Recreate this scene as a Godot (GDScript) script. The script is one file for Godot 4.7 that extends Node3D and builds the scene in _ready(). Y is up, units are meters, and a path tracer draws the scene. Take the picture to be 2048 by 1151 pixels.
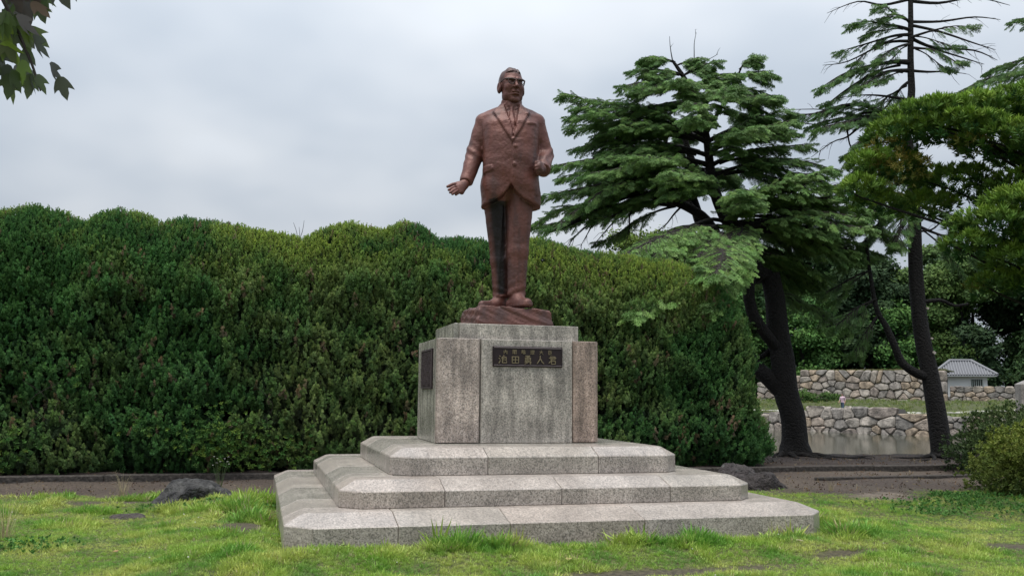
extends Node3D
# A bronze statue on a stepped granite base in a park: clipped hedge behind it, cedars, a castle moat and stone walls beyond.
# World axes: x to the right, y up, z towards the viewer; metres.

const TURN := 0.2672            # the monument stands turned by 15.3 degrees
const MON := Vector3(-0.1, 0.0, -13.24)
const WATER_Y := -1.15

var rng := RandomNumberGenerator.new()
var M := {}                     # materials
var used := {}                  # names taken at top level


# ------------------------------------------------------------------ mesh builder
class MB:
	var v := PackedVector3Array()
	var n := PackedVector3Array()
	var c := PackedColorArray()
	var ix := PackedInt32Array()
	var col := Color.WHITE

	func tri(a: Vector3, b: Vector3, d: Vector3, nn: Vector3) -> void:
		if (d - a).cross(b - a).dot(nn) < 0.0:
			var t := b
			b = d
			d = t
		var k := v.size()
		v.push_back(a); v.push_back(b); v.push_back(d)
		for i in 3:
			n.push_back(nn)
			c.push_back(col)
			ix.push_back(k + i)

	func poly(ps: PackedVector3Array, nn: Vector3) -> void:
		if ps.size() < 3:
			return
		var w := Vector3.ZERO
		for i in range(1, ps.size() - 1):
			w += (ps[i + 1] - ps[0]).cross(ps[i] - ps[0])
		var k := v.size()
		for q in ps:
			v.push_back(q); n.push_back(nn); c.push_back(col)
		for i in range(1, ps.size() - 1):
			if w.dot(nn) >= 0.0:
				ix.push_back(k); ix.push_back(k + i); ix.push_back(k + i + 1)
			else:
				ix.push_back(k); ix.push_back(k + i + 1); ix.push_back(k + i)

	func quad(a: Vector3, b: Vector3, d: Vector3, e: Vector3) -> void:   # flat, either side
		poly(PackedVector3Array([a, b, d, e]), (e - a).cross(b - a).normalized())

	func blade(base: Vector3, dir: Vector3, side: Vector3, length: float, width: float, bend := Vector3.ZERO) -> void:
		var k := v.size()
		var mid := base + dir * length * 0.45 + bend * 0.3
		var tip := base + dir * length + bend
		var nn := dir.cross(side).normalized()
		v.push_back(base); v.push_back(mid + side * width * 0.5); v.push_back(tip); v.push_back(mid - side * width * 0.5)
		for i in 4:
			n.push_back(nn); c.push_back(col)
		ix.push_back(k); ix.push_back(k + 1); ix.push_back(k + 2)
		ix.push_back(k); ix.push_back(k + 2); ix.push_back(k + 3)

	func box(lo: Vector3, hi: Vector3) -> void:
		for a in 3:
			for s in [0, 1]:
				var nn := Vector3.ZERO
				nn[a] = -1.0 if s == 0 else 1.0
				var p := [Vector3.ZERO, Vector3.ZERO, Vector3.ZERO, Vector3.ZERO]
				var b := (a + 1) % 3
				var d := (a + 2) % 3
				for q in 4:
					var r: Vector3 = lo
					r[a] = lo[a] if s == 0 else hi[a]
					r[b] = lo[b] if q == 0 or q == 3 else hi[b]
					r[d] = lo[d] if q < 2 else hi[d]
					p[q] = r
				poly(PackedVector3Array(p), nn)

	func tube(pts: PackedVector3Array, rads: PackedFloat32Array, sides: int, rough := 0.0, seed_ := 0.0) -> void:
		var k0 := v.size()
		var m := pts.size()
		var u := Vector3.ZERO
		for i in m:
			var t := (pts[mini(i + 1, m - 1)] - pts[maxi(i - 1, 0)]).normalized()
			if i == 0:
				u = t.cross(Vector3.RIGHT if absf(t.x) < 0.8 else Vector3.UP).normalized()
			else:
				u = (u - t * u.dot(t)).normalized()
			var w := t.cross(u)
			for s in sides + 1:
				var a := TAU * float(s % sides) / sides
				var o := u * cos(a) + w * sin(a)
				var r := rads[i]
				if rough > 0.0:
					r *= 1.0 + rough * (sin(a * 3.0 + seed_ + i * 0.7) * 0.5 + sin(a * 7.0 - i * 1.3 + seed_ * 2.0) * 0.3 + sin(a * 2.0 + i * 0.31) * 0.4)
				v.push_back(pts[i] + o * r)
				n.push_back(o)
				c.push_back(col)
		for i in m - 1:
			for s in sides:
				var a := k0 + i * (sides + 1) + s
				var b := a + sides + 1
				ix.push_back(a); ix.push_back(b); ix.push_back(a + 1)
				ix.push_back(a + 1); ix.push_back(b); ix.push_back(b + 1)
		# closed ends
		for e in [0, m - 1]:
			var t2 := (pts[1] - pts[0]).normalized() * -1.0 if e == 0 else (pts[m - 1] - pts[m - 2]).normalized()
			var ring := PackedVector3Array()
			for s in sides:
				ring.push_back(v[k0 + e * (sides + 1) + s])
			poly(ring, t2)

	func mesh() -> ArrayMesh:
		var a := []
		a.resize(Mesh.ARRAY_MAX)
		a[Mesh.ARRAY_VERTEX] = v
		a[Mesh.ARRAY_NORMAL] = n
		a[Mesh.ARRAY_COLOR] = c
		a[Mesh.ARRAY_INDEX] = ix
		var am := ArrayMesh.new()
		am.add_surface_from_arrays(Mesh.PRIMITIVE_TRIANGLES, a)
		return am

	func smooth_normals() -> void:
		for i in n.size():
			n[i] = Vector3.ZERO
		for t in range(0, ix.size(), 3):
			var a := ix[t]
			var b := ix[t + 1]
			var d := ix[t + 2]
			var f := (v[d] - v[a]).cross(v[b] - v[a])
			n[a] += f; n[b] += f; n[d] += f
		for i in n.size():
			n[i] = n[i].normalized()


# ------------------------------------------------------------------ convex solids
func box_solid(lo: Vector3, hi: Vector3) -> Array:
	var out := []
	for a in 3:
		for s in [0, 1]:
			var nn := Vector3.ZERO
			nn[a] = -1.0 if s == 0 else 1.0
			var p := PackedVector3Array()
			var b := (a + 1) % 3
			var d := (a + 2) % 3
			for q in 4:
				var r := lo
				r[a] = lo[a] if s == 0 else hi[a]
				r[b] = lo[b] if q == 0 or q == 3 else hi[b]
				r[d] = lo[d] if q < 2 else hi[d]
				p.push_back(r)
			out.append([nn, p])
	return out


func clip(solid: Array, nn: Vector3, d: float) -> Array:
	var out := []
	var cap := PackedVector3Array()
	for f in solid:
		var p: PackedVector3Array = f[1]
		var q := PackedVector3Array()
		for i in p.size():
			var a := p[i]
			var b := p[(i + 1) % p.size()]
			var da := a.dot(nn) - d
			var db := b.dot(nn) - d
			if da <= 0.0:
				q.push_back(a)
			if (da < 0.0 and db > 0.0) or (da > 0.0 and db < 0.0):
				var x := a.lerp(b, da / (da - db))
				q.push_back(x)
				cap.push_back(x)
			elif da == 0.0:
				cap.push_back(a)
		if q.size() >= 3:
			out.append([f[0], q])
	if cap.size() >= 3:
		var mid := Vector3.ZERO
		for x in cap:
			mid += x
		mid /= cap.size()
		var u := nn.cross(Vector3.RIGHT if absf(nn.x) < 0.8 else Vector3.UP).normalized()
		var w := nn.cross(u)
		var order := []
		for x in cap:
			order.append([atan2((x - mid).dot(w), (x - mid).dot(u)), x])
		order.sort_custom(func(a, b): return a[0] < b[0])
		var q2 := PackedVector3Array()
		for o in order:
			if q2.is_empty() or q2[q2.size() - 1].distance_to(o[1]) > 1e-4:
				q2.push_back(o[1])
		if q2.size() > 3 and q2[0].distance_to(q2[q2.size() - 1]) < 1e-4:
			q2.remove_at(q2.size() - 1)
		if q2.size() >= 3:
			out.append([nn, q2])
	return out


func soften(solid: Array, w: float) -> Array:      # cut a small bevel along every edge
	var cuts := []
	for i in solid.size():
		for j in range(i + 1, solid.size()):
			var a: PackedVector3Array = solid[i][1]
			var b: PackedVector3Array = solid[j][1]
			var shared := PackedVector3Array()
			for x in a:
				for y in b:
					if x.distance_to(y) < 2e-4:
						shared.push_back(x)
			if shared.size() >= 2:
				var n1: Vector3 = solid[i][0]
				var n2: Vector3 = solid[j][0]
				if n1.dot(n2) < 0.93:
					var m := (n1 + n2).normalized()
					cuts.append([m, shared[0].dot(m) - w])
	var out := solid
	for k in cuts:
		out = clip(out, k[0], k[1])
	return out


func solid_mesh(solid: Array, col := Color.WHITE) -> MB:
	var b := MB.new()
	b.col = col
	for f in solid:
		b.poly(f[1], f[0])
	return b


# ------------------------------------------------------------------ distance fields
func cap_d(p: Vector3, a: Vector3, b: Vector3, ra: float, rb: float) -> float:
	var pa := p - a
	var ba := b - a
	var t := clampf(pa.dot(ba) / ba.length_squared(), 0.0, 1.0)
	return (pa - ba * t).length() - lerpf(ra, rb, t)


func ell_d(p: Vector3, c: Vector3, r: Vector3) -> float:
	var q := (p - c) / r
	var k0 := q.length()
	var k1 := (q / r).length()
	return k0 * (k0 - 1.0) / maxf(k1, 1e-5)


func smin(a: float, b: float, k: float) -> float:
	var h := maxf(k - absf(a - b), 0.0) / k
	return minf(a, b) - h * h * k * 0.25


func smax(a: float, b: float, k: float) -> float:
	return -smin(-a, -b, k)


func poly_d(p: Vector2, q: PackedVector2Array) -> float:   # signed distance to a polygon
	var d := 1e9
	var s := 1.0
	var j := q.size() - 1
	for i in q.size():
		var e := q[j] - q[i]
		var w := p - q[i]
		var b := w - e * clampf(w.dot(e) / e.length_squared(), 0.0, 1.0)
		d = minf(d, b.length_squared())
		var c1 := p.y >= q[i].y
		var c2 := p.y < q[j].y
		var c3 := e.x * w.y > e.y * w.x
		if (c1 and c2 and c3) or (not c1 and not c2 and not c3):
			s = -s
		j = i
	return s * sqrt(d)


func nets(into: MB, f: Callable, lo: Vector3, hi: Vector3, h: float) -> void:
	var nx := int(ceil((hi.x - lo.x) / h)) + 1
	var ny := int(ceil((hi.y - lo.y) / h)) + 1
	var nz := int(ceil((hi.z - lo.z) / h)) + 1
	var val := PackedFloat32Array()
	val.resize(nx * ny * nz)
	val.fill(1.0)
	var B := 4
	var live := []
	var sx := 1
	var sy := nx
	var sz := nx * ny
	for bk in range(0, nz, B):
		for bj in range(0, ny, B):
			for bi in range(0, nx, B):
				var cc := lo + Vector3(bi + 1.5, bj + 1.5, bk + 1.5) * h
				var d: float = f.call(cc)
				var on := absf(d) < h * B * 1.5 + 0.04
				if on:
					live.append(Vector3i(bi, bj, bk))
				if on or d < 0.0:
					for k in range(bk, mini(bk + B, nz)):
						for j in range(bj, mini(bj + B, ny)):
							var o := j * sy + k * sz
							for i in range(bi, mini(bi + B, nx)):
								val[o + i] = f.call(lo + Vector3(i, j, k) * h) if on else -1.0
	var id := PackedInt32Array()
	id.resize(val.size())
	id.fill(-1)
	var base := into.v.size()
	var cells := PackedInt32Array()
	var off := PackedInt32Array([0, sx, sy, sx + sy, sz, sx + sz, sy + sz, sx + sy + sz])
	var ea := PackedInt32Array([0, 2, 4, 6, 0, 1, 4, 5, 0, 1, 2, 3])
	var eb := PackedInt32Array([1, 3, 5, 7, 2, 3, 6, 7, 4, 5, 6, 7])
	for b in live:
		for k in range(b.z, mini(b.z + B, nz - 1)):
			for j in range(b.y, mini(b.y + B, ny - 1)):
				for i in range(b.x, mini(b.x + B, nx - 1)):
					var o := i + j * sy + k * sz
					var neg := 0
					for q in 8:
						if val[o + off[q]] < 0.0:
							neg += 1
					if neg == 0 or neg == 8:
						continue
					var s := Vector3.ZERO
					var cnt := 0
					for e in 12:
						var va := val[o + off[ea[e]]]
						var vb := val[o + off[eb[e]]]
						if (va < 0.0) != (vb < 0.0):
							var t := va / (va - vb)
							var A := Vector3(ea[e] & 1, (ea[e] >> 1) & 1, ea[e] >> 2)
							var C := Vector3(eb[e] & 1, (eb[e] >> 1) & 1, eb[e] >> 2)
							s += A.lerp(C, t)
							cnt += 1
					id[o] = into.v.size()
					into.v.push_back(lo + (Vector3(i, j, k) + s / cnt) * h)
					into.n.push_back(Vector3.ZERO)
					into.c.push_back(into.col)
					cells.push_back(o)
	var st := [[sx, sy, sz], [sy, sz, sx], [sz, sx, sy]]
	for o in cells:
		for a in 3:
			var d0: int = st[a][0]
			var d1: int = st[a][1]
			var d2: int = st[a][2]
			if o + d0 >= val.size():
				continue
			var v0 := val[o]
			var v1 := val[o + d0]
			if (v0 < 0.0) == (v1 < 0.0) or o - d1 - d2 < 0:
				continue
			var q0 := id[o]
			var q1 := id[o - d1]
			var q2 := id[o - d1 - d2]
			var q3 := id[o - d2]
			if q1 < 0 or q2 < 0 or q3 < 0:
				continue
			if v0 < 0.0:
				for q in [q0, q1, q2, q0, q2, q3]:
					into.ix.push_back(q)
			else:
				for q in [q0, q2, q1, q0, q3, q2]:
					into.ix.push_back(q)


# ------------------------------------------------------------------ scene objects
func numbered(called: String) -> String:
	if not used.has(called):
		used[called] = 0
		return called
	used[called] += 1
	return "%s_%03d" % [called, used[called]]


func tag(o: Node3D, label := "", category := "", group := "", kind := "") -> Node3D:
	if label: o.set_meta("label", label)
	if category: o.set_meta("category", category)
	if group: o.set_meta("group", group)
	if kind: o.set_meta("kind", kind)
	return o


func child_name(called: String, parent: Node) -> String:
	if parent == self:
		return numbered(called)
	var key := "%d/%s" % [parent.get_instance_id(), called]
	if not used.has(key):
		used[key] = 0
		return called
	used[key] += 1
	return "%s_%03d" % [called, used[key]]


func thing(called: String, label: String, category: String, at := Vector3.ZERO, turn := 0.0, group := "") -> Node3D:
	var o := Node3D.new()
	o.name = numbered(called)
	add_child(o)
	o.position = at
	o.rotation.y = turn
	tag(o, label, category, group)
	return o


func part(called: String, mesh: Mesh, mat: Material, parent: Node3D, kind := "") -> MeshInstance3D:
	var o := MeshInstance3D.new()
	o.name = child_name(called, parent)
	o.mesh = mesh
	o.material_override = mat
	parent.add_child(o, true)
	if kind: o.set_meta("kind", kind)
	return o


func struct(called: String, mesh: Mesh, mat: Material) -> MeshInstance3D:
	return part(called, mesh, mat, self, "structure")


class Flock:                                     # many copies of one small mesh
	var buf := PackedFloat32Array()
	var count := 0

	func add(t: Transform3D, col: Color) -> void:
		var b := t.basis
		buf.append_array(PackedFloat32Array([b.x.x, b.y.x, b.z.x, t.origin.x, b.x.y, b.y.y, b.z.y, t.origin.y, b.x.z, b.y.z, b.z.z, t.origin.z, col.r, col.g, col.b, 1.0]))
		count += 1


func flock(called: String, fl: Flock, mesh: Mesh, mat: Material, parent: Node3D) -> MultiMeshInstance3D:
	var mm := MultiMesh.new()
	mm.transform_format = MultiMesh.TRANSFORM_3D
	mm.use_colors = true
	mm.mesh = mesh
	mm.instance_count = fl.count
	mm.buffer = fl.buf
	var o := MultiMeshInstance3D.new()
	o.name = child_name(called, parent)
	o.multimesh = mm
	o.material_override = mat
	parent.add_child(o, true)
	o.set_meta("kind", "stuff")
	return o


func aim(at: Vector3, dir: Vector3, roll: float, size: float) -> Transform3D:   # local y along dir
	var y := dir.normalized()
	var x := y.cross(Vector3.FORWARD if absf(y.z) < 0.9 else Vector3.RIGHT).normalized().rotated(y, roll)
	return Transform3D(Basis(x, y, x.cross(y)).scaled_local(Vector3(size, size, size)), at)


func rnd3(s: float) -> Vector3:
	return Vector3(rng.randf_range(-s, s), rng.randf_range(-s, s), rng.randf_range(-s, s))


func shade(c: Color, spread: float) -> Color:
	var k := 1.0 + rng.randf_range(-spread, spread)
	return Color(c.r * k * (1.0 + rng.randf_range(-0.08, 0.08)), c.g * k, c.b * k * (1.0 + rng.randf_range(-0.1, 0.1)))


func noise(freq: float, sd: int, oct := 3) -> FastNoiseLite:
	var f := FastNoiseLite.new()
	f.noise_type = FastNoiseLite.TYPE_SIMPLEX_SMOOTH
	f.frequency = freq
	f.seed = sd
	f.fractal_octaves = oct
	f.fractal_type = FastNoiseLite.FRACTAL_FBM
	return f


func spline(pts: Array, n: int) -> PackedVector3Array:     # Catmull-Rom
	var out := PackedVector3Array()
	var m := pts.size()
	for i in m - 1:
		var a: Vector3 = pts[maxi(i - 1, 0)]
		var b: Vector3 = pts[i]
		var c: Vector3 = pts[i + 1]
		var d: Vector3 = pts[mini(i + 2, m - 1)]
		for k in n:
			out.push_back(b.cubic_interpolate(c, a, d, float(k) / n))
	out.push_back(pts[m - 1])
	return out


func radii(n: int, a: float, b: float, pow_ := 1.0) -> PackedFloat32Array:
	var out := PackedFloat32Array()
	for i in n:
		out.push_back(lerpf(a, b, pow(float(i) / maxf(n - 1, 1), pow_)))
	return out


func to_mon(x: float, z: float) -> Vector2:     # world to the monument's own axes
	var d := Vector2(x - MON.x, z - MON.z)
	var c := cos(TURN)
	var s := sin(TURN)
	return Vector2(d.x * c - d.y * s, d.x * s + d.y * c)


func from_mon(x: float, y: float, z: float) -> Vector3:
	var c := cos(TURN)
	var s := sin(TURN)
	return Vector3(MON.x + x * c + z * s, y, MON.z - x * s + z * c)


# ------------------------------------------------------------------ materials
func lin(r: float, g: float, b: float) -> Color:          # a linear base colour as the sRGB that albedo_color takes
	return Color(r, g, b).linear_to_srgb()


func plain(r: float, g: float, b: float, rough := 0.8) -> StandardMaterial3D:
	var m := StandardMaterial3D.new()
	m.albedo_color = lin(r, g, b)
	m.roughness = rough
	return m


func tinted(rough := 0.8, light_through := 0.0) -> StandardMaterial3D:    # base colour from vertex or copy colours
	var m := StandardMaterial3D.new()
	m.vertex_color_use_as_albedo = true
	m.roughness = rough
	m.cull_mode = BaseMaterial3D.CULL_DISABLED
	if light_through > 0.0:
		m.backlight_enabled = true
		m.backlight = Color(light_through, light_through, light_through)
	return m


func grain_image(sd: int, size: int, cell: float, tones: Array, stain: float, streak := 1.0) -> ImageTexture:
	var f := FastNoiseLite.new()
	f.noise_type = FastNoiseLite.TYPE_CELLULAR
	f.cellular_return_type = FastNoiseLite.RETURN_CELL_VALUE
	f.frequency = 1.0 / cell
	f.fractal_type = FastNoiseLite.FRACTAL_NONE
	f.domain_warp_enabled = true
	f.domain_warp_amplitude = cell * 0.6
	f.domain_warp_frequency = 0.6 / cell
	f.seed = sd
	var cells := f.get_image(size, size, false, false, false).get_data()
	var cloud := noise(4.0 / size, sd + 5, 4).get_image(size, size, false, false, false).get_data()
	var out := PackedByteArray()
	out.resize(size * size * 3)
	var lut := []
	for i in 256:
		lut.append(tones[mini(i * tones.size() / 256, tones.size() - 1)])
	var run := PackedFloat32Array()
	var rn := noise(0.02, sd + 9, 4)
	for j in 256:
		for i in 256:
			run.push_back(1.0 + (rn.get_noise_2d(i * 4.0, j * 0.45) * 0.75 + rn.get_noise_2d(i * 1.3 + 90.0, j * 0.9) * 0.5) * stain * streak)
	for i in size * size:
		var h := (cells[i] * 167 + 13) & 255
		var t: Color = lut[h]
		var k := (1.0 + (cloud[i] / 255.0 - 0.5) * stain) * run[(i / size / 4) * 256 + (i % size) / 4]
		out[i * 3] = clampi(int(t.r * 255.0 * k), 0, 255)
		out[i * 3 + 1] = clampi(int(t.g * 255.0 * k), 0, 255)
		out[i * 3 + 2] = clampi(int(t.b * 255.0 * k), 0, 255)
	return ImageTexture.create_from_image(Image.create_from_data(size, size, false, Image.FORMAT_RGB8, out))


func noise_tex(freq: float, sd: int, size: int, lo: float, hi: float, oct := 5) -> NoiseTexture2D:
	var t := NoiseTexture2D.new()
	t.width = size
	t.height = size
	t.seamless = true
	t.noise = noise(freq, sd, oct)
	var g := Gradient.new()
	g.set_color(0, Color(lo, lo, lo))
	g.set_color(1, Color(hi, hi, hi))
	t.color_ramp = g
	return t


func relief(m: StandardMaterial3D, tex: Texture2D, cm: float, per_m: float) -> void:
	m.heightmap_enabled = true
	m.heightmap_texture = tex
	m.heightmap_scale = cm
	m.uv1_triplanar = true
	m.uv1_scale = Vector3.ONE * per_m


func make_materials() -> void:
	var pink := [Color(0.495, 0.454, 0.429), Color(0.569, 0.524, 0.491), Color(0.707, 0.645, 0.604), Color(0.756, 0.691, 0.645), Color(0.674, 0.617, 0.576), Color(0.731, 0.670, 0.629), Color(0.796, 0.743, 0.706), Color(0.633, 0.580, 0.543)]
	var grey := [Color(0.487, 0.476, 0.457), Color(0.552, 0.541, 0.522), Color(0.649, 0.634, 0.611), Color(0.690, 0.671, 0.644), Color(0.625, 0.614, 0.591), Color(0.715, 0.688, 0.660), Color(0.747, 0.728, 0.701), Color(0.601, 0.586, 0.563)]
	var tp := grain_image(3, 1024, 4.4, pink, 0.35)
	var tg := grain_image(8, 1024, 4.4, grey, 0.35)
	var mixed := []
	for i in 8:
		mixed.append(pink[i].lerp(grey[i], 0.45))
	var sp := grain_image(13, 1024, 4.4, mixed, 0.30, 0.15)
	var sg := grain_image(18, 1024, 4.4, grey, 0.30, 0.15)
	for q in [["granite_pink", tp, Color(0.95, 0.955, 0.96), 0.3], ["granite_rose", tp, Color(0.90, 0.865, 0.845), 0.32], ["granite_grey", tg, Color(0.94, 0.925, 0.91), 0.3], ["granite_dark", tg, Color(0.86, 0.85, 0.84), 0.35], ["granite_smooth", tg, Color(0.88, 0.885, 0.86), 0.25], ["step_pink", sp, Color(0.95, 0.955, 0.96), 0.3], ["step_rose", sp, Color(0.93, 0.925, 0.92), 0.32], ["step_grey", sg, Color(0.96, 0.94, 0.925), 0.3], ["step_smooth", sg, Color(0.90, 0.895, 0.88), 0.25]]:
		var m := StandardMaterial3D.new()
		m.albedo_texture = q[1]
		m.albedo_color = q[2]
		m.roughness = q[3]
		m.uv1_triplanar = true
		m.uv1_scale = Vector3.ONE * 0.36
		M[q[0]] = m
	var fine := noise_tex(0.02, 21, 512, 0.0, 1.0)
	var tone := noise_tex(0.012, 22, 512, 0.55, 1.0)

	M.bronze = tinted(0.5)
	M.bronze.cull_mode = BaseMaterial3D.CULL_BACK
	M.bronze.metallic = 0.25
	relief(M.bronze, noise_tex(0.03, 23, 512, 0.0, 1.0), 0.5, 1.1)
	M.bronze_dark = plain(0.05, 0.028, 0.024, 0.5)
	M.plaque = plain(0.028, 0.018, 0.02, 0.45)
	M.plaque.metallic = 0.4
	M.bronze_rim = plain(0.10, 0.08, 0.085, 0.4)
	M.gilt = plain(0.215, 0.175, 0.105, 0.5)
	M.gilt.metallic = 0.3
	M.bark = tinted(0.9)
	M.bark.cull_mode = BaseMaterial3D.CULL_BACK
	M.bark.albedo_color = lin(0.026, 0.023, 0.022)
	M.bark.albedo_texture = tone
	relief(M.bark, fine, 5.0, 1.3)
	M.twig = plain(0.03, 0.024, 0.02, 0.9)
	M.leaf = tinted(0.7, 0.5)
	M.leaf.metallic_specular = 0.3
	M.needle = tinted(0.6, 0.5)
	M.grass = tinted(0.6, 0.7)
	M.ground = tinted(0.95)
	M.ground.albedo_texture = noise_tex(0.018, 24, 1024, 0.45, 1.0)
	relief(M.ground, fine, 3.0, 0.8)
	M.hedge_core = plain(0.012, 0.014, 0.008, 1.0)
	M.kerb = plain(0.085, 0.073, 0.064, 0.9)
	M.kerb.albedo_texture = tone
	relief(M.kerb, fine, 1.0, 1.5)
	for i in 7:
		var k: Color = [Color(0.390, 0.343, 0.293), Color(0.312, 0.267, 0.232), Color(0.429, 0.343, 0.256), Color(0.260, 0.241, 0.220), Color(0.481, 0.432, 0.378), Color(0.351, 0.318, 0.287), Color(0.442, 0.368, 0.305)][i]
		var m := plain(k.r, k.g, k.b, 0.9)
		m.albedo_texture = noise_tex(0.011, 40 + i, 256, 0.55, 1.1)
		relief(m, fine, 6.0, 0.5)
		M["stone_%d" % i] = m
	M.stone_back = plain(0.035, 0.033, 0.03, 1.0)
	M.rock = tinted(0.85)
	M.rock.albedo_texture = tone
	relief(M.rock, fine, 4.0, 1.6)
	M.rock.cull_mode = BaseMaterial3D.CULL_BACK
	var w := StandardMaterial3D.new()
	w.albedo_color = lin(0.045, 0.05, 0.032)
	w.roughness = 0.09
	w.metallic_specular = 0.5
	var nt := NoiseTexture2D.new()
	nt.width = 512
	nt.height = 512
	nt.seamless = true
	nt.as_normal_map = true
	nt.bump_strength = 1.0
	nt.noise = noise(0.02, 31, 4)
	w.normal_enabled = true
	w.normal_texture = nt
	w.normal_scale = 0.22
	w.uv1_triplanar = true
	w.uv1_world_triplanar = true
	w.uv1_scale = Vector3.ONE * 0.25
	M.water = w
	M.plaster = plain(0.84, 0.84, 0.82, 0.9)
	M.tile = plain(0.14, 0.145, 0.16, 0.9)
	M.tile_light = plain(0.19, 0.195, 0.21, 0.85)
	M.bar = plain(0.45, 0.50, 0.46, 0.8)
	M.straw = plain(0.36, 0.31, 0.17, 0.8)
	M.straw.cull_mode = BaseMaterial3D.CULL_DISABLED
	M.tall_grass = plain(0.13, 0.26, 0.04, 0.7)
	M.tall_grass.cull_mode = BaseMaterial3D.CULL_DISABLED
	M.dark = plain(0.03, 0.03, 0.03, 0.8)
	M.skin = tinted(0.7)
	M.skin.cull_mode = BaseMaterial3D.CULL_BACK


# ------------------------------------------------------------------ camera, sky, sun
func make_camera() -> void:
	var cam := Camera3D.new()
	cam.name = "camera"
	add_child(cam)
	cam.transform = Transform3D(Basis(Vector3.RIGHT, deg_to_rad(6.729)) * Basis(Vector3.BACK, deg_to_rad(0.524)), Vector3(0, 1.6, 0))
	cam.fov = 34.825
	cam.near = 0.05
	cam.far = 4000.0
	cam.current = true


func make_sky() -> void:
	var W := 1024
	var H := 512
	var a := noise(0.9, 5, 5)
	var b := noise(2.4, 9, 4)
	var img := Image.create(W, H, false, Image.FORMAT_RGBF)
	for j in H:
		var el := (0.5 - (j + 0.5) / H) * PI
		for i in W:
			var az := (i + 0.5) / W * TAU
			var up := sin(el)
			if up < -0.02:
				img.set_pixel(i, j, Color(0.10, 0.11, 0.09))
				continue
			var flat := cos(el) / (maxf(up, 0.0) + 0.22)       # a cloud layer overhead
			var p := Vector3(sin(az) * flat, 0.0, -cos(az) * flat)
			var t := a.get_noise_3dv(p * 0.9) * 0.9 + b.get_noise_3dv(p * 0.8 + Vector3(3, 0, 7)) * 0.35
			var k := (1.0 + 2.0 * maxf(up, 0.0)) / 3.0
			var l := k * (1.0 + 0.36 * t)
			var tint := clampf(0.5 + t * 1.2, 0.0, 1.0)
			var cl := Color(0.84, 0.965, 1.13).lerp(Color(0.935, 1.0, 1.085), tint)
			img.set_pixel(i, j, Color(cl.r * l, cl.g * l, cl.b * l))
	var pm := PanoramaSkyMaterial.new()
	pm.panorama = ImageTexture.create_from_image(img)
	pm.energy_multiplier = 0.60
	var sky := Sky.new()
	sky.sky_material = pm
	var e := Environment.new()
	e.background_mode = Environment.BG_SKY
	e.sky = sky
	e.tonemap_mode = Environment.TONE_MAPPER_LINEAR
	e.tonemap_exposure = 2.2
	e.sdfgi_enabled = true
	e.ssao_enabled = true
	e.ssil_enabled = true
	var we := WorldEnvironment.new()
	we.name = "environment"
	we.environment = e
	add_child(we)
	var sun := DirectionalLight3D.new()
	sun.name = "sun"
	sun.light_color = Color(1.0, 0.975, 0.94)
	sun.light_energy = 0.5
	sun.light_angular_distance = 50.0
	sun.shadow_enabled = true
	add_child(sun)
	sun.look_at_from_position(Vector3(-1.8, 12.0, 2.2), Vector3.ZERO)


# ------------------------------------------------------------------ ground and water
var g_big: FastNoiseLite
var g_mid: FastNoiseLite


func far_side(x: float, f: float) -> float:       # metres beyond the far bank's wall
	return 0.8 * x + 0.6 * f - 68.0


func height(x: float, z: float) -> float:
	var f := -z
	var q := to_mon(x, z)
	var h := g_big.get_noise_2d(x, z) * 0.05 + g_mid.get_noise_2d(x, z) * 0.012
	h += 0.11 * smoothstep(-5.3, -5.5, q.y)
	if q.y < -5.5:
		h += g_mid.get_noise_2d(x * 2.0, z * 2.0) * 0.05
		h -= 0.11 * smoothstep(-5.6, -8.5, q.y)
		h += 0.03 * exp(-Vector2(x - 8.0, f - 26.1).length_squared() * 0.6)
	h += 0.085 * smoothstep(3.33, 3.6, maxf(absf(q.x) + 0.2, q.y)) * smoothstep(4.6, 3.8, maxf(absf(q.x) - 0.15, q.y)) * smoothstep(-3.0, -1.0, q.y)
	var bank := 27.15 + g_mid.get_noise_2d(x * 0.7, 3.0) * 0.35
	h = lerpf(h, -2.2, smoothstep(bank, bank + 1.1, f))
	var s := far_side(x, f)
	if s > 0.4:
		var land := lerpf(0.35, 1.5, smoothstep(0.5, 21.0, s)) + smoothstep(28.0, 60.0, s) * 1.2 + g_mid.get_noise_2d(x * 0.3, z * 0.3) * 0.12
		h = lerpf(-2.2, land, smoothstep(0.4, 1.6, s))
	return h


func soil_share(x: float, z: float) -> float:     # 1 bare soil, 0 grass
	var q := to_mon(x, z)
	var w := g_mid.get_noise_2d(x * 1.4, z * 1.4) * 0.55 + g_big.get_noise_2d(x * 2.0, z * 2.0) * 0.4
	var edge := -2.95 + 0.10 * (q.x + 7.0) + w
	if q.x > 5.8 and q.x < 8.0:
		edge += 2.0 * (1.0 - absf(q.x - 6.75) / 1.2) * float(absf(q.x - 6.75) < 1.2)
	var s := smoothstep(edge + 0.25, edge - 0.35, q.y)
	# worn patches in front and beside the steps
	for k in [[0.4, 4.75, 1.5, 0.25], [2.6, 4.4, 0.6, 0.14], [6.6, -0.35, 0.75, 0.55], [6.9, -1.7, 1.9, 1.1], [-3.5, 1.7, 0.28, 0.7], [-3.6, 0.6, 0.2, 0.5], [-5.4, -1.9, 1.0, 0.2], [0.0, 3.5, 2.6, 0.16], [5.0, 4.3, 0.9, 0.25]]:
		var e: float = Vector2((q.x - k[0]) / k[2], (q.y - k[1]) / k[3]).length() + w * 0.8
		s = maxf(s, 0.85 * smoothstep(1.3, 0.4, e))
	return s


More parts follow.
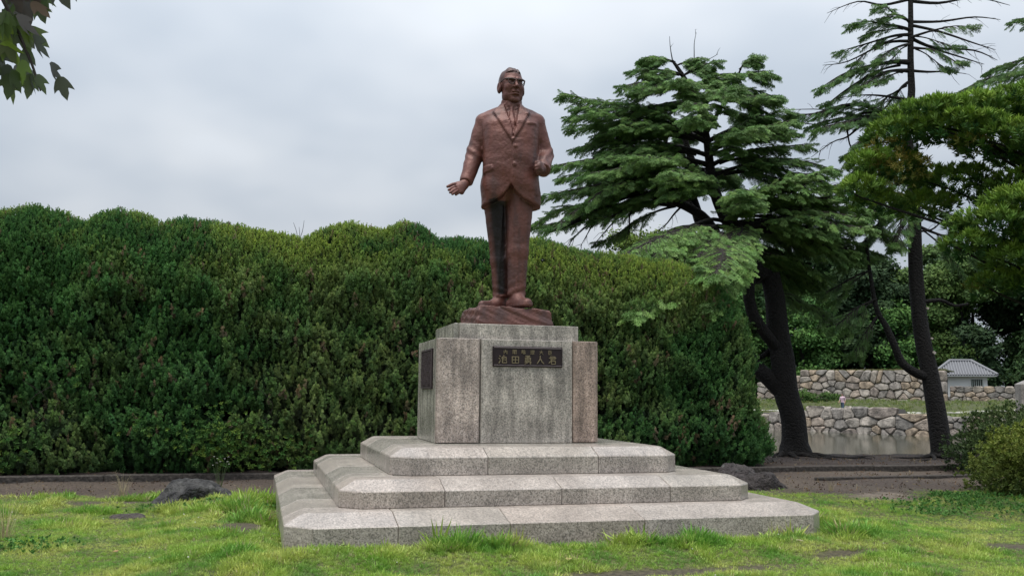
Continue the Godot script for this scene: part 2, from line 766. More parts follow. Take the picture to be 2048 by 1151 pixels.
func make_ground() -> void:
	g_big = noise(0.25, 61, 3)
	g_mid = noise(0.9, 62, 4)
	var xs := PackedFloat32Array()
	var fs := PackedFloat32Array()
	var x := -12.0
	while x < 16.0:
		xs.push_back(x)
		x += 0.17
	while x < 120.0:
		xs.push_back(x)
		x += 1.6
	while x < 1600.0:
		xs.push_back(x)
		x *= 1.35
	xs.reverse()
	x = -12.6
	while x > -1600.0:
		xs.push_back(x)
		x = x * 1.3 - 1.0
	xs.reverse()
	var f := -400.0
	while f < -10.0:
		fs.push_back(f)
		f *= 0.6
	f = -6.0
	while f < 6.5:
		fs.push_back(f)
		f += 2.0
	f = 7.0
	while f < 29.5:
		fs.push_back(f)
		f += 0.17
	while f < 130.0:
		fs.push_back(f)
		f += 1.5
	while f < 2500.0:
		fs.push_back(f)
		f *= 1.3
	var b := MB.new()
	var nx := xs.size()
	for fz in fs:
		for xx in xs:
			var z: float = -fz
			b.v.push_back(Vector3(xx, height(xx, z), z))
			b.n.push_back(Vector3.UP)
			var s := soil_share(xx, z)
			var q := to_mon(xx, z)
			var gn := g_big.get_noise_2d(xx * 1.5, z * 1.5)
			var grass := Color(0.10, 0.15, 0.03).lerp(Color(0.17, 0.18, 0.05), clampf(0.5 + gn, 0.0, 1.0))
			var soil := Color(0.160, 0.122, 0.094).lerp(Color(0.108, 0.080, 0.063), clampf(0.5 + gn * 1.2, 0.0, 1.0))
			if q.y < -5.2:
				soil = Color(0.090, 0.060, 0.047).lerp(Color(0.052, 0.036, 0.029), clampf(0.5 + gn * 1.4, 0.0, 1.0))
			var sand := Vector2((q.x - 6.55) / 0.75, (q.y + 0.35 - (q.x - 6.5) * -0.5) / 0.55).length() + g_mid.get_noise_2d(xx * 2.0, z * 2.0) * 0.5
			soil = soil.lerp(Color(0.34, 0.275, 0.215), smoothstep(1.1, 0.7, sand))
			var cc := grass.lerp(soil, s)
			if far_side(xx, fz) > 0.4:
				cc = Color(0.10, 0.13, 0.04).lerp(Color(0.14, 0.15, 0.05), clampf(0.5 + gn, 0.0, 1.0))
				if far_side(xx, fz) > 27.0:
					cc = Color(0.04, 0.05, 0.02)
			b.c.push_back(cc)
	for j in fs.size() - 1:
		for i in nx - 1:
			var o := j * nx + i
			b.ix.append_array(PackedInt32Array([o, o + nx, o + 1, o + 1, o + nx, o + nx + 1]))
	b.smooth_normals()
	if b.n[nx * 40 + 60].y < 0.0:
		for i in range(0, b.ix.size(), 3):
			var t := b.ix[i + 1]
			b.ix[i + 1] = b.ix[i + 2]
			b.ix[i + 2] = t
		b.smooth_normals()
	var g := struct("ground", b.mesh(), M.ground)
	tag(g, "grass and bare soil park ground sloping off into the moat", "ground")
	var w := MB.new()
	w.poly(PackedVector3Array([Vector3(-250, WATER_Y, -26.0), Vector3(150, WATER_Y, -26.0), Vector3(150, WATER_Y, -140.0), Vector3(-250, WATER_Y, -300.0)]), Vector3.UP)
	tag(struct("water", w.mesh(), M.water), "still murky water of the moat below the stone bank", "water")
	# a worn footpath of pale gravel on the far bank
	var p := MB.new()
	var line := [Vector2(14, 101), Vector2(22, 92), Vector2(27, 83.5), Vector2(30, 79.5), Vector2(35, 76), Vector2(42, 74), Vector2(56, 70)]
	for i in line.size() - 1:
		for k in 6:
			var a2: Vector2 = line[i].lerp(line[i + 1], k / 6.0)
			var b2: Vector2 = line[i].lerp(line[i + 1], (k + 1) / 6.0)
			var sd := Vector2(0.55, 0.9)
			var q4 := []
			for u in [a2 - sd, a2 + sd, b2 + sd, b2 - sd]:
				q4.append(Vector3(u.x, height(u.x, -u.y) + 0.05, -u.y))
			p.quad(q4[0], q4[1], q4[2], q4[3])
	p.smooth_normals()
	tag(struct("path", p.mesh(), plain(0.36, 0.35, 0.31, 0.9)), "pale gravel path along the grassy far bank of the moat", "path")


# ------------------------------------------------------------------ stepped base and pedestal
func tier(a: float, zf: float, zb: float, cx: float, cz: float, y0: float, ye: float, y1: float, ix: float, iz: float) -> Array:
	var s := box_solid(Vector3(-a, y0, zb), Vector3(a, y1, zf))
	for sx: float in [-1.0, 1.0]:
		for sz: float in [-1.0, 1.0]:
			var nn := Vector3(sx * cz, 0, sz * cx).normalized()
			s = clip(s, nn, Vector3(sx * a, 0, (zf if sz > 0 else zb) - sz * cz).dot(nn))
	var r := y1 - ye
	for sx: float in [-1.0, 1.0]:
		var nn := Vector3(sx * r, ix, 0).normalized()
		s = clip(s, nn, Vector3(sx * a, ye, 0).dot(nn))
	for sz: float in [-1.0, 1.0]:
		var nn := Vector3(0, iz, sz * r).normalized()
		s = clip(s, nn, Vector3(0, ye, zf if sz > 0 else zb).dot(nn))
	for sx: float in [-1.0, 1.0]:
		for sz: float in [-1.0, 1.0]:
			var h := Vector3(sx * cz, 0, sz * cx).normalized()
			var nn := (h * r + Vector3.UP * (ix + iz) * 0.42).normalized()
			s = clip(s, nn, Vector3(sx * a, ye, (zf if sz > 0 else zb) - sz * cz).dot(nn))
	return s


func make_monument() -> void:
	var base := thing("stepped_base", "three tiers of speckled granite steps with sloping edges under the statue pedestal", "stepped base", MON, TURN)
	var mats := ["step_pink", "step_grey", "step_rose", "step_pink", "step_pink", "step_grey"]
	# half width, front, back, corner cuts, heights, bevel insets; x joints in front; z joints at the sides; core
	var tiers := [
		[3.10, 3.303, -3.30, 0.27, 0.29, -0.15, 0.280, 0.3747, 0.20, 0.46, [-1.973, -0.793, 0.73], [1.55, 0.1, -1.5], 1.9],
		[2.507, 2.623, -2.58, 0.22, 0.22, 0.376, 0.5585, 0.6595, 0.19, 0.33, [-1.361, 0.002, 1.355], [1.45, 0.3, -1.45], 1.35],
		[1.858, 1.926, -1.79, 0.215, 0.22, 0.661, 0.8738, 0.9744, 0.17, 0.255, [-0.702, 0.712], [0.79, -0.70], 1.0]]
	var k := 0
	for t in tiers:
		var solid := tier(t[0], t[1], t[2], t[3], t[4], t[5], t[6], t[7], t[8], t[9])
		var g := 0.003
		var core_f: float = t[1] - t[9] - 0.42
		var core_b: float = t[2] + t[9] + 0.3
		var xs := [-9.0]
		xs.append_array(t[10])
		xs.append(9.0)
		for side in [1.0, -1.0]:
			for i in xs.size() - 1:
				var s := solid
				if xs[i] > -8.0: s = clip(s, Vector3.LEFT, -(xs[i] + g))
				if xs[i + 1] < 8.0: s = clip(s, Vector3.RIGHT, xs[i + 1] - g)
				s = clip(s, Vector3.FORWARD, -(core_f + g)) if side > 0 else clip(s, Vector3.BACK, core_b - g)
				var mm: String = mats[k % mats.size()]
				k += 1
				part("step_stone", solid_mesh(soften(s, 0.005)).mesh(), M[mm], base)
		var zs := [core_f]
		zs.append_array(t[11])
		zs.append(core_b)
		var xc: float = t[0] - t[8] - 0.5
		for side in [-1.0, 1.0]:
			for i in zs.size() - 1:
				if zs[i] < zs[i + 1] + 0.1:
					continue
				var s := clip(clip(solid, Vector3.BACK, zs[i] - g), Vector3.FORWARD, -(zs[i + 1] + g))
				s = clip(s, Vector3(-side, 0, 0), -(xc + g))
				part("step_stone", solid_mesh(soften(s, 0.005)).mesh(), M["step_smooth" if (i + k) % 2 else "step_grey"], base)
		var mid := clip(clip(clip(clip(solid, Vector3.BACK, core_f - g), Vector3.FORWARD, -(core_b + g)), Vector3.RIGHT, xc - g), Vector3.LEFT, xc - g)
		part("step_core", solid_mesh(mid).mesh(), M.step_smooth, base)

	var ped := thing("pedestal", "tall grey and pink granite pedestal block with bronze name plaque", "pedestal", MON + Vector3(0, 0.975, 0), TURN)
	var top := 2.361 - 0.975
	var core := box_solid(Vector3(-1.10, 0.002, -0.62), Vector3(1.10, top - 0.004, 0.77))
	part("core", solid_mesh(core).mesh(), M.granite_dark, ped)
	part("front_panel", solid_mesh(soften(box_solid(Vector3(-0.535, 0.004, 0.772), Vector3(0.752, top, 0.812)), 0.004)).mesh(), M.granite_grey, ped)
	for q in [[-1.136, -0.552, "granite_pink"], [0.762, 1.136, "granite_rose"]]:
		var s := box_solid(Vector3(q[0], 0.012, 0.40), Vector3(q[1], top, 0.822))
		for e in [q[0], q[1]]:                              # rounded corners
			var d: float = 1.0 if e == q[1] else -1.0
			var r: float = 0.085 if absf(e) > 1.0 else 0.035
			for ang in [15.0, 30.0, 45.0, 60.0, 75.0]:
				var nn := Vector3(d * sin(deg_to_rad(ang)), 0, cos(deg_to_rad(ang)))
				s = clip(s, nn, Vector3(e - d * r, 0, 0.822 - r).dot(nn) + r)
		s = clip(s, Vector3.FORWARD, -0.772)
		part("pilaster", solid_mesh(soften(s, 0.004)).mesh(), M[q[2]], ped)
	# the pilasters return round the corners
	for sx: float in [-1.0, 1.0]:
		var s := box_solid(Vector3(minf(sx * 1.136, sx * 1.102), 0.012, 0.735), Vector3(maxf(sx * 1.136, sx * 1.102), top, 0.7715))
		part("pilaster_return", solid_mesh(s).mesh(), M.granite_pink if sx < 0 else M.granite_rose, ped)
		var sp := box_solid(Vector3(minf(sx * 1.128, sx * 1.102), 0.004, -0.60), Vector3(maxf(sx * 1.128, sx * 1.102), top, 0.715))
		part("side_panel", solid_mesh(soften(sp, 0.004)).mesh(), M.granite_smooth, ped)
		var rp := box_solid(Vector3(minf(sx * 1.136, sx * 1.102), 0.004, -0.66), Vector3(maxf(sx * 1.136, sx * 1.102), top, -0.603))
		part("rear_pilaster", solid_mesh(soften(rp, 0.004)).mesh(), M.granite_smooth, ped)
	part("rear_panel", solid_mesh(soften(box_solid(Vector3(-1.10, 0.004, -0.655), Vector3(1.10, top, -0.622)), 0.004)).mesh(), M.granite_grey, ped)
	# upper slab: front and left stones with a joint near the corner
	var slab := box_solid(Vector3(-0.888, top + 0.002, -0.66), Vector3(0.888, top + 0.213, 0.70))
	for sx: float in [-1.0, 1.0]:
		var nn := Vector3(sx * 0.5, 0, 1.0).normalized()
		slab = clip(slab, nn, Vector3(sx * (0.888 - 0.053), 0, 0.70).dot(nn))
	part("upper_slab", solid_mesh(soften(clip(slab, Vector3.LEFT, 0.818), 0.004)).mesh(), M.granite_grey, ped)
	part("upper_slab", solid_mesh(soften(clip(slab, Vector3.RIGHT, -0.825), 0.004)).mesh(), M.granite_smooth, ped)
	# front plaque with its writing in raised strokes
	make_plaque(ped)


const GLYPH := {
	"nai": "1.2,3 1.2,10;1.2,3 8.8,3 8.8,9.8 7.6,9.4;5,.5 5,4 2.3,8;5,4.5 7.6,7.6",
	"kaku": ".8,.5 .8,10;.8,.5 4.2,.5 4.2,4 .8,4;.8,2.2 4.2,2.2;9.2,.5 5.8,.5 5.8,4 9.2,4;9.2,.5 9.2,10 8.2,9.8;5.8,2.2 9.2,2.2;4.3,4.6 2.4,6.6;3.6,5.3 6.6,5.3 2.6,7.8;4.3,6 7.4,7.8;3.6,8 3.6,9.9;3.6,8 6.4,8 6.4,9.9;3.6,9.7 6.4,9.7",
	"sou": "2.2,.3 .8,2.2 2.4,3;3.3,1.6 .6,4.6 3.4,4.2;2,4.5 2,7.5;.7,5.8 .2,7.5;3,5.6 3.6,7;6,.5 4.4,3;7.2,.5 9.6,3;6.8,2.6 5,5 8.6,4.8;8,3.9 9.2,5.6;4.6,6.8 4.2,9;5.6,6.6 5.6,9.4 8.4,9.4 8.6,8.4;6.9,6.2 7.6,7.6;9,6.6 9.8,8.4",
	"ri": ".4,1 3.8,1;.5,4.6 3.6,4.6;0,9 4,8;2.1,1 2.1,8.4;5,1 5,5.4;5,1 9.4,1 9.4,5.4;5,3.2 9.4,3.2;5,5.4 9.4,5.4;7.2,1 7.2,9.4;4.8,7.4 9.6,7.4;4,9.5 10,9.5",
	"dai": ".5,3.5 9.5,3.5;5,0 5,3.5 1,9.8;5,3.5 7,7 9.8,9.8",
	"jin": "1.5,.8 1.5,9.6;1.5,.8 9,.8;1.5,9.6 9.3,9.6;4.6,.8 4.6,3.4;1.5,3.4 8,3.4 8,6.6 1.5,6.6;4.6,6.6 4.6,9.6",
	"ike": "1,.8 2,1.8;.3,3.6 1.5,4.6;.3,9.5 2,6;3.3,3.5 9,2.2 9,6 8,6;6.3,.3 6.3,6.8;4.4,1.8 4.4,9 9.6,9 9.8,7.2",
	"ta": "1,1.5 1,9;1,1.5 9,1.5 9,9;5,1.5 5,9;1,5.2 9,5.2;1,9 9,9",
	"yuu": "2,.4 7.5,.4 5,2;4,1.3 5,2;1.8,2.6 1.8,6;1.8,2.6 8.2,2.6 8.2,6;5,2.6 5,6;1.8,4.3 8.2,4.3;1.8,6 8.2,6;1,7.4 8.8,7.4 8.3,9.8 7.2,9.4;5,6.4 4.3,8.4 1,10",
	"hito": "5,0 4.6,4 1,9.5;5,3 7,7 9.8,9.5",
	"kimi": "2,.8 8,.8 8,4;.5,2.4 9.7,2.4;2,4 8,4;5,.8 3.6,5 .3,8.5;3.3,6 3.3,9.8;3.3,6 8.4,6 8.4,9.8;3.3,9.5 8.4,9.5"}


func strokes(code: String, size: float, width: float, high: float) -> MB:
	var b := MB.new()
	for st in code.split(";"):
		var pts := []
		for w in st.split(" "):
			var q := w.split(",")
			pts.append(Vector2(float(q[0]) / 10.0 - 0.5, 0.5 - float(q[1]) / 10.0) * size)
		for i in pts.size() - 1:
			var d: Vector2 = (pts[i + 1] - pts[i]).normalized()
			var s := Vector2(-d.y, d.x) * width * 0.5
			var a: Vector2 = pts[i] - d * width * 0.3
			var e: Vector2 = pts[i + 1] + d * width * 0.3
			var w1 := 1.15 if i == 0 else 1.0
			var w2 := 0.7 if i == pts.size() - 2 else 1.0
			var lo := [a - s * w1, a + s * w1, e + s * w2, e - s * w2]
			var hi2 := []
			var top := PackedVector3Array()
			for k in 4:
				var cc: Vector2 = (a + e) * 0.5
				var u: Vector2 = cc + (lo[k] - cc) * 0.92
				top.push_back(Vector3(u.x, u.y, high + i * 0.0004))
			b.poly(top, Vector3.BACK)
			for k in 4:
				var p0 := Vector3(lo[k].x, lo[k].y, -0.001)
				var p1 := Vector3(lo[(k + 1) % 4].x, lo[(k + 1) % 4].y, -0.001)
				var nn := (p1 - p0).cross(Vector3.BACK).normalized()
				var out := (p0 + p1) * 0.5 - Vector3((a.x + e.x) * 0.5, (a.y + e.y) * 0.5, 0)
				if nn.dot(out) < 0.0:
					nn = -nn
				b.poly(PackedVector3Array([p0, p1, top[(k + 1) % 4], top[k]]), nn)
	return b


func make_plaque(ped: Node3D) -> void:
	# plate, mouldings and characters; plate's own centre
	var pl := part("plaque", solid_mesh(soften(box_solid(Vector3(-0.493, -0.1375, 0.0), Vector3(0.493, 0.1375, 0.022)), 0.004)).mesh(), M.plaque, ped)
	pl.position = Vector3(0.109, 2.132 - 0.975, 0.8125)
	for y in [-0.118, 0.118]:
		part("moulding", solid_mesh(soften(box_solid(Vector3(-0.478, y - 0.006, 0.0225), Vector3(0.478, y + 0.006, 0.034)), 0.003)).mesh(), M.bronze_rim, pl)
	for x in [-0.478, 0.478]:
		part("moulding", solid_mesh(soften(box_solid(Vector3(x - 0.005, -0.11, 0.0225), Vector3(x + 0.005, 0.11, 0.030)), 0.002)).mesh(), M.plaque, pl)
	var row1 := ["nai", "kaku", "sou", "ri", "dai", "jin"]
	for i in 6:
		var c := part("character", strokes(GLYPH[row1[i]], 0.058, 0.0065, 0.010).mesh(), M.gilt, pl)
		c.position = Vector3(-0.318 + i * 0.126, 0.064, 0.0225)
	var row2 := ["ike", "ta", "yuu", "hito", "kimi"]
	for i in 5:
		var c := part("character", strokes(GLYPH[row2[i]], 0.112, 0.0125, 0.013).mesh(), M.gilt, pl)
		c.position = Vector3(-0.355 + i * 0.176, -0.040, 0.0225)
	# the tall plaque of small raised writing on the left side
	var sp := part("side_plaque", solid_mesh(soften(box_solid(Vector3(-0.40, -0.275, 0.0), Vector3(0.40, 0.275, 0.02)), 0.004)).mesh(), M.plaque, ped)
	sp.transform = Transform3D(Basis(Vector3.UP, -PI / 2), Vector3(-1.1285, 1.965 - 0.975, 0.09))
	for y in [-0.256, 0.256]:
		part("moulding", solid_mesh(box_solid(Vector3(-0.385, y - 0.007, 0.0205), Vector3(0.385, y + 0.007, 0.03))).mesh(), M.bronze_rim, sp)
	for x in [-0.385, 0.385]:
		part("moulding", solid_mesh(box_solid(Vector3(x - 0.007, -0.248, 0.0205), Vector3(x + 0.007, 0.248, 0.03))).mesh(), M.bronze_rim, sp)
	var r2 := RandomNumberGenerator.new()
	r2.seed = 12
	var b := MB.new()
	for i in 17:
		for j in 17:
			if r2.randf() < 0.08:
				continue
			var o := Vector3(-0.345 + i * 0.043, -0.225 + j * 0.028, 0.0205)
			for k in 4:
				var u := o + Vector3(r2.randf_range(-0.009, 0.009), r2.randf_range(-0.009, 0.009), 0)
				var hw := r2.randf_range(0.002, 0.011)
				b.box(u - Vector3(hw, 0.013 - hw, 0), u + Vector3(hw, 0.013 - hw, 0.006 + k * 0.0006))
	part("lettering", b.mesh(), M.bronze_rim, sp, "stuff")


# ------------------------------------------------------------------ the statue
# the statue's own axes: x to its left hand, y up from the top of the pedestal, z to the front
var coat_y := [1.60, 1.78, 2.10, 2.45, 2.75, 2.98, 3.12, 3.22, 3.30, 3.36]
var coat_x := [0.075, 0.075, 0.060, 0.065, 0.060, 0.055, 0.055, 0.060, 0.062, 0.065]
var coat_a := [0.445, 0.442, 0.432, 0.405, 0.415, 0.435, 0.415, 0.310, 0.175, 0.14]
var coat_b := [0.330, 0.335, 0.350, 0.355, 0.345, 0.320, 0.265, 0.215, 0.165, 0.14]
var coat_z := [0.0, 0.0, 0.02, 0.03, 0.02, 0.0, -0.03, -0.04, -0.03, -0.02]
var lapel_l := PackedVector2Array([Vector2(-0.045, 3.315), Vector2(-0.125, 3.245), Vector2(-0.16, 3.235), Vector2(-0.205, 3.165), Vector2(-0.06, 2.90), Vector2(0.085, 2.665), Vector2(0.098, 2.83)])
var lapel_r := PackedVector2Array([Vector2(0.185, 3.315), Vector2(0.265, 3.245), Vector2(0.30, 3.235), Vector2(0.34, 3.165), Vector2(0.215, 2.87), Vector2(0.075, 2.64), Vector2(0.125, 2.85)])
var shirt := PackedVector2Array([Vector2(-0.06, 3.40), Vector2(0.195, 3.40), Vector2(0.185, 3.30), Vector2(0.125, 2.86), Vector2(0.098, 2.81), Vector2(-0.045, 3.30)])
var tie := PackedVector2Array([Vector2(0.035, 3.275), Vector2(0.105, 3.275), Vector2(0.088, 3.195), Vector2(0.125, 3.0), Vector2(0.11, 2.80), Vector2(0.075, 2.90), Vector2(0.030, 3.02), Vector2(0.052, 3.195)])
var wing_l := PackedVector2Array([Vector2(-0.050, 3.345), Vector2(0.062, 3.285), Vector2(0.022, 3.205), Vector2(-0.045, 3.255)])
var wing_r := PackedVector2Array([Vector2(0.190, 3.345), Vector2(0.078, 3.285), Vector2(0.122, 3.205), Vector2(0.188, 3.255)])
var flap := PackedVector2Array([Vector2(-0.345, 2.325), Vector2(-0.205, 2.335), Vector2(-0.185, 2.255), Vector2(-0.335, 2.225)])
var pocket := PackedVector2Array([Vector2(0.30, 2.985), Vector2(0.425, 3.0), Vector2(0.425, 2.965), Vector2(0.30, 2.95)])
var dent: FastNoiseLite


func curve_at(y: float, ys: Array, vs: Array) -> float:
	if y <= ys[0]:
		return vs[0]
	for i in range(1, ys.size()):
		if y < ys[i]:
			var t: float = (y - ys[i - 1]) / (ys[i] - ys[i - 1])
			t = lerpf(t, t * t * (3.0 - 2.0 * t), 0.6)
			return lerpf(vs[i - 1], vs[i], t)
	return vs[vs.size() - 1]


func body_d(p: Vector3) -> float:
	var d := 10.0
	# jacket
	if p.y > 1.45:
		var c := Vector2(curve_at(p.y, coat_y, coat_x), curve_at(p.y, coat_y, coat_z))
		var a := curve_at(p.y, coat_y, coat_a)
		var b := curve_at(p.y, coat_y, coat_b)
		var k := pow(pow(absf(p.x - c.x) / a, 2.5) + pow(absf(p.z - c.y) / b, 2.5), 0.4)
		d = (k - 1.0) * minf(a, b) * 0.95
		d = smin(d, cap_d(p, Vector3(0.06, 3.22, -0.05), Vector3(-0.345, 3.10, -0.04), 0.12, 0.108), 0.10)
		d = smin(d, cap_d(p, Vector3(0.06, 3.22, -0.05), Vector3(0.450, 3.095, -0.04), 0.12, 0.108), 0.10)
		d = smax(d, p.y - 3.345 + 0.25 * p.z, 0.012)
		if d < 0.12 and p.z > 0.0:
			var q := Vector2(p.x, p.y)
			var face := smoothstep(0.0, 0.1, p.z)
			if p.y > 2.55:
				var sh := poly_d(q, shirt)
				d += 0.035 * smoothstep(0.008, -0.008, sh) * face
				var lp := minf(poly_d(q, lapel_l), poly_d(q, lapel_r))
				d -= 0.028 * smoothstep(0.006, -0.004, lp) * face
				d -= 0.028 * smoothstep(0.008, -0.008, poly_d(q, tie)) * face
				d -= 0.016 * smoothstep(0.006, -0.004, minf(poly_d(q, wing_l), poly_d(q, wing_r))) * face
				d -= 0.010 * smoothstep(0.006, -0.004, poly_d(q, pocket)) * face
				d -= 0.014 * smoothstep(0.022, 0.012, q.distance_to(Vector2(0.30, 3.13))) * face
			if p.y < 2.72:
				var seam := p.x - (0.078 + 0.012 * sin(p.y * 6.0))
				d -= 0.014 * smoothstep(-0.006, 0.006, seam) * smoothstep(0.24, 0.02, seam) * face
				d -= 0.016 * smoothstep(0.006, -0.004, poly_d(q, flap)) * face
				for bt in [Vector2(0.135, 2.60), Vector2(0.12, 2.33)]:
					d -= 0.016 * smoothstep(0.032, 0.024, q.distance_to(bt)) * face
		# pulled folds at the waist and the hem
		if d < 0.1:
			d += 0.006 * sin(p.x * 9.0 + p.y * 16.0) * smoothstep(2.7, 2.4, p.y)
		var t := absf(p.x - 0.074)
		var hem := 1.765
		if p.z > -0.05:
			hem = 1.76 + (0.22 * exp(-t / 0.11) + 0.09 * maxf(0.0, 1.0 - t / 0.44)) * smoothstep(-0.05, 0.12, p.z)
		d = smax(d, hem - p.y, 0.012)
	# trousers
	if p.y < 2.15:
		var l1 := cap_d(p, Vector3(-0.165, 2.0, -0.06), Vector3(-0.075, 1.0, -0.11), 0.185, 0.142)
		l1 = smin(l1, cap_d(p, Vector3(-0.075, 1.0, -0.11), Vector3(-0.050, 0.47, -0.12), 0.142, 0.130), 0.05)
		var l2 := cap_d(p, Vector3(0.205, 2.0, 0.03), Vector3(0.180, 1.1, 0.075), 0.215, 0.150)
		l2 = smin(l2, cap_d(p, Vector3(0.180, 1.1, 0.075), Vector3(0.165, 0.47, 0.09), 0.150, 0.130), 0.05)
		var crease1 := absf(p.x + 0.085 + (1.0 - p.y) * 0.05)
		var crease2 := absf(p.x - 0.18 - (p.y - 1.0) * 0.02)
		if p.z > 0.0:
			l2 -= 0.012 * smoothstep(0.03, 0.0, crease2)
		if p.z > -0.1:
			l1 -= 0.012 * smoothstep(0.03, 0.0, crease1)
		# folds that gather over the shoes
		var g := smoothstep(0.75, 0.5, p.y)
		l1 += 0.005 * sin(p.y * 55.0 + p.x * 20.0) * g
		l2 += 0.005 * sin(p.y * 50.0 - p.x * 22.0) * g
		var tr := smin(l1, l2, 0.055)
		tr = smin(tr, ell_d(p, Vector3(0.03, 2.02, -0.03), Vector3(0.34, 0.22, 0.24)), 0.06)
		tr = smax(tr, 0.455 - p.y + 0.03 * (p.z - 0.0), 0.01)
		d = minf(d, tr)
	# shoes
	if p.y < 0.66:
		var s1 := cap_d(p, Vector3(-0.02, 0.345, -0.15), Vector3(-0.325, 0.325, 0.10), 0.085, 0.062)
		s1 = smin(s1, cap_d(p, Vector3(-0.05, 0.50, -0.12), Vector3(-0.12, 0.36, -0.06), 0.10, 0.09), 0.06)
		var s2 := cap_d(p, Vector3(0.11, 0.345, 0.04), Vector3(0.315, 0.325, 0.36), 0.095, 0.078)
		s2 = smin(s2, cap_d(p, Vector3(0.16, 0.50, 0.09), Vector3(0.21, 0.37, 0.19), 0.105, 0.095), 0.06)
		var s := minf(s1, s2)
		# sole
		if p.y < 0.31:
			s -= 0.008
		s = smax(s, 0.278 - p.y, 0.008)
		d = minf(d, s)
	# sleeves
	if p.x < -0.15 and p.y > 1.9:
		var a1 := cap_d(p, Vector3(-0.335, 3.05, -0.03), Vector3(-0.465, 2.58, -0.02), 0.140, 0.132)
		var a2 := cap_d(p, Vector3(-0.465, 2.58, -0.02), Vector3(-0.575, 2.13, 0.17), 0.134, 0.100)
		var a3 := smin(a1, a2, 0.04)
		var w := smoothstep(0.25, 0.0, absf(p.y - 2.58))
		a3 += 0.007 * sin(p.y * 46.0 + p.x * 30.0 + p.z * 12.0) * w
		a3 += 0.003 * sin(p.y * 22.0 + p.x * 18.0)
		a3 = smax(a3, (p - Vector3(-0.582, 2.098, 0.182)).dot(Vector3(-0.22, -0.90, 0.38).normalized()), 0.008)
		d = smin(d, a3, 0.025)
	if p.x > 0.25 and p.y > 1.95:
		var b1 := cap_d(p, Vector3(0.43, 3.04, -0.03), Vector3(0.560, 2.60, -0.09), 0.140, 0.134)
		var b2 := cap_d(p, Vector3(0.560, 2.60, -0.09), Vector3(0.535, 2.285, 0.24), 0.136, 0.108)
		var b3 := smin(b1, b2, 0.04)
		var w2 := smoothstep(0.25, 0.0, absf(p.y - 2.56))
		b3 += 0.008 * sin(p.y * 44.0 - p.x * 26.0 + p.z * 20.0) * w2
		b3 = smax(b3, (p - Vector3(0.532, 2.27, 0.262)).dot(Vector3(-0.08, -0.52, 0.85).normalized()), 0.008)
		d = smin(d, b3, 0.025)
	# neck
	if p.y > 3.1:
		d = smin(d, cap_d(p, Vector3(0.065, 3.2, -0.02), Vector3(0.075, 3.48, 0.02), 0.125, 0.125), 0.01)
		# shirt collar with its two points
		var rr := Vector2(p.x - 0.066, p.z - 0.0).length() - 0.140
		var cy := 3.345 - 0.035 * smoothstep(0.02, 0.16, p.z)
		d = smin(d, maxf(absf(rr) - 0.016, absf(p.y - cy) - 0.045) * 0.8, 0.006)
	return d + dent.get_noise_3dv(p) * 0.004


const HEAD := Vector3(0.066, 3.600, 0.02)
const HEAD_TURN := 0.36
const HEAD_SIZE := 1.10


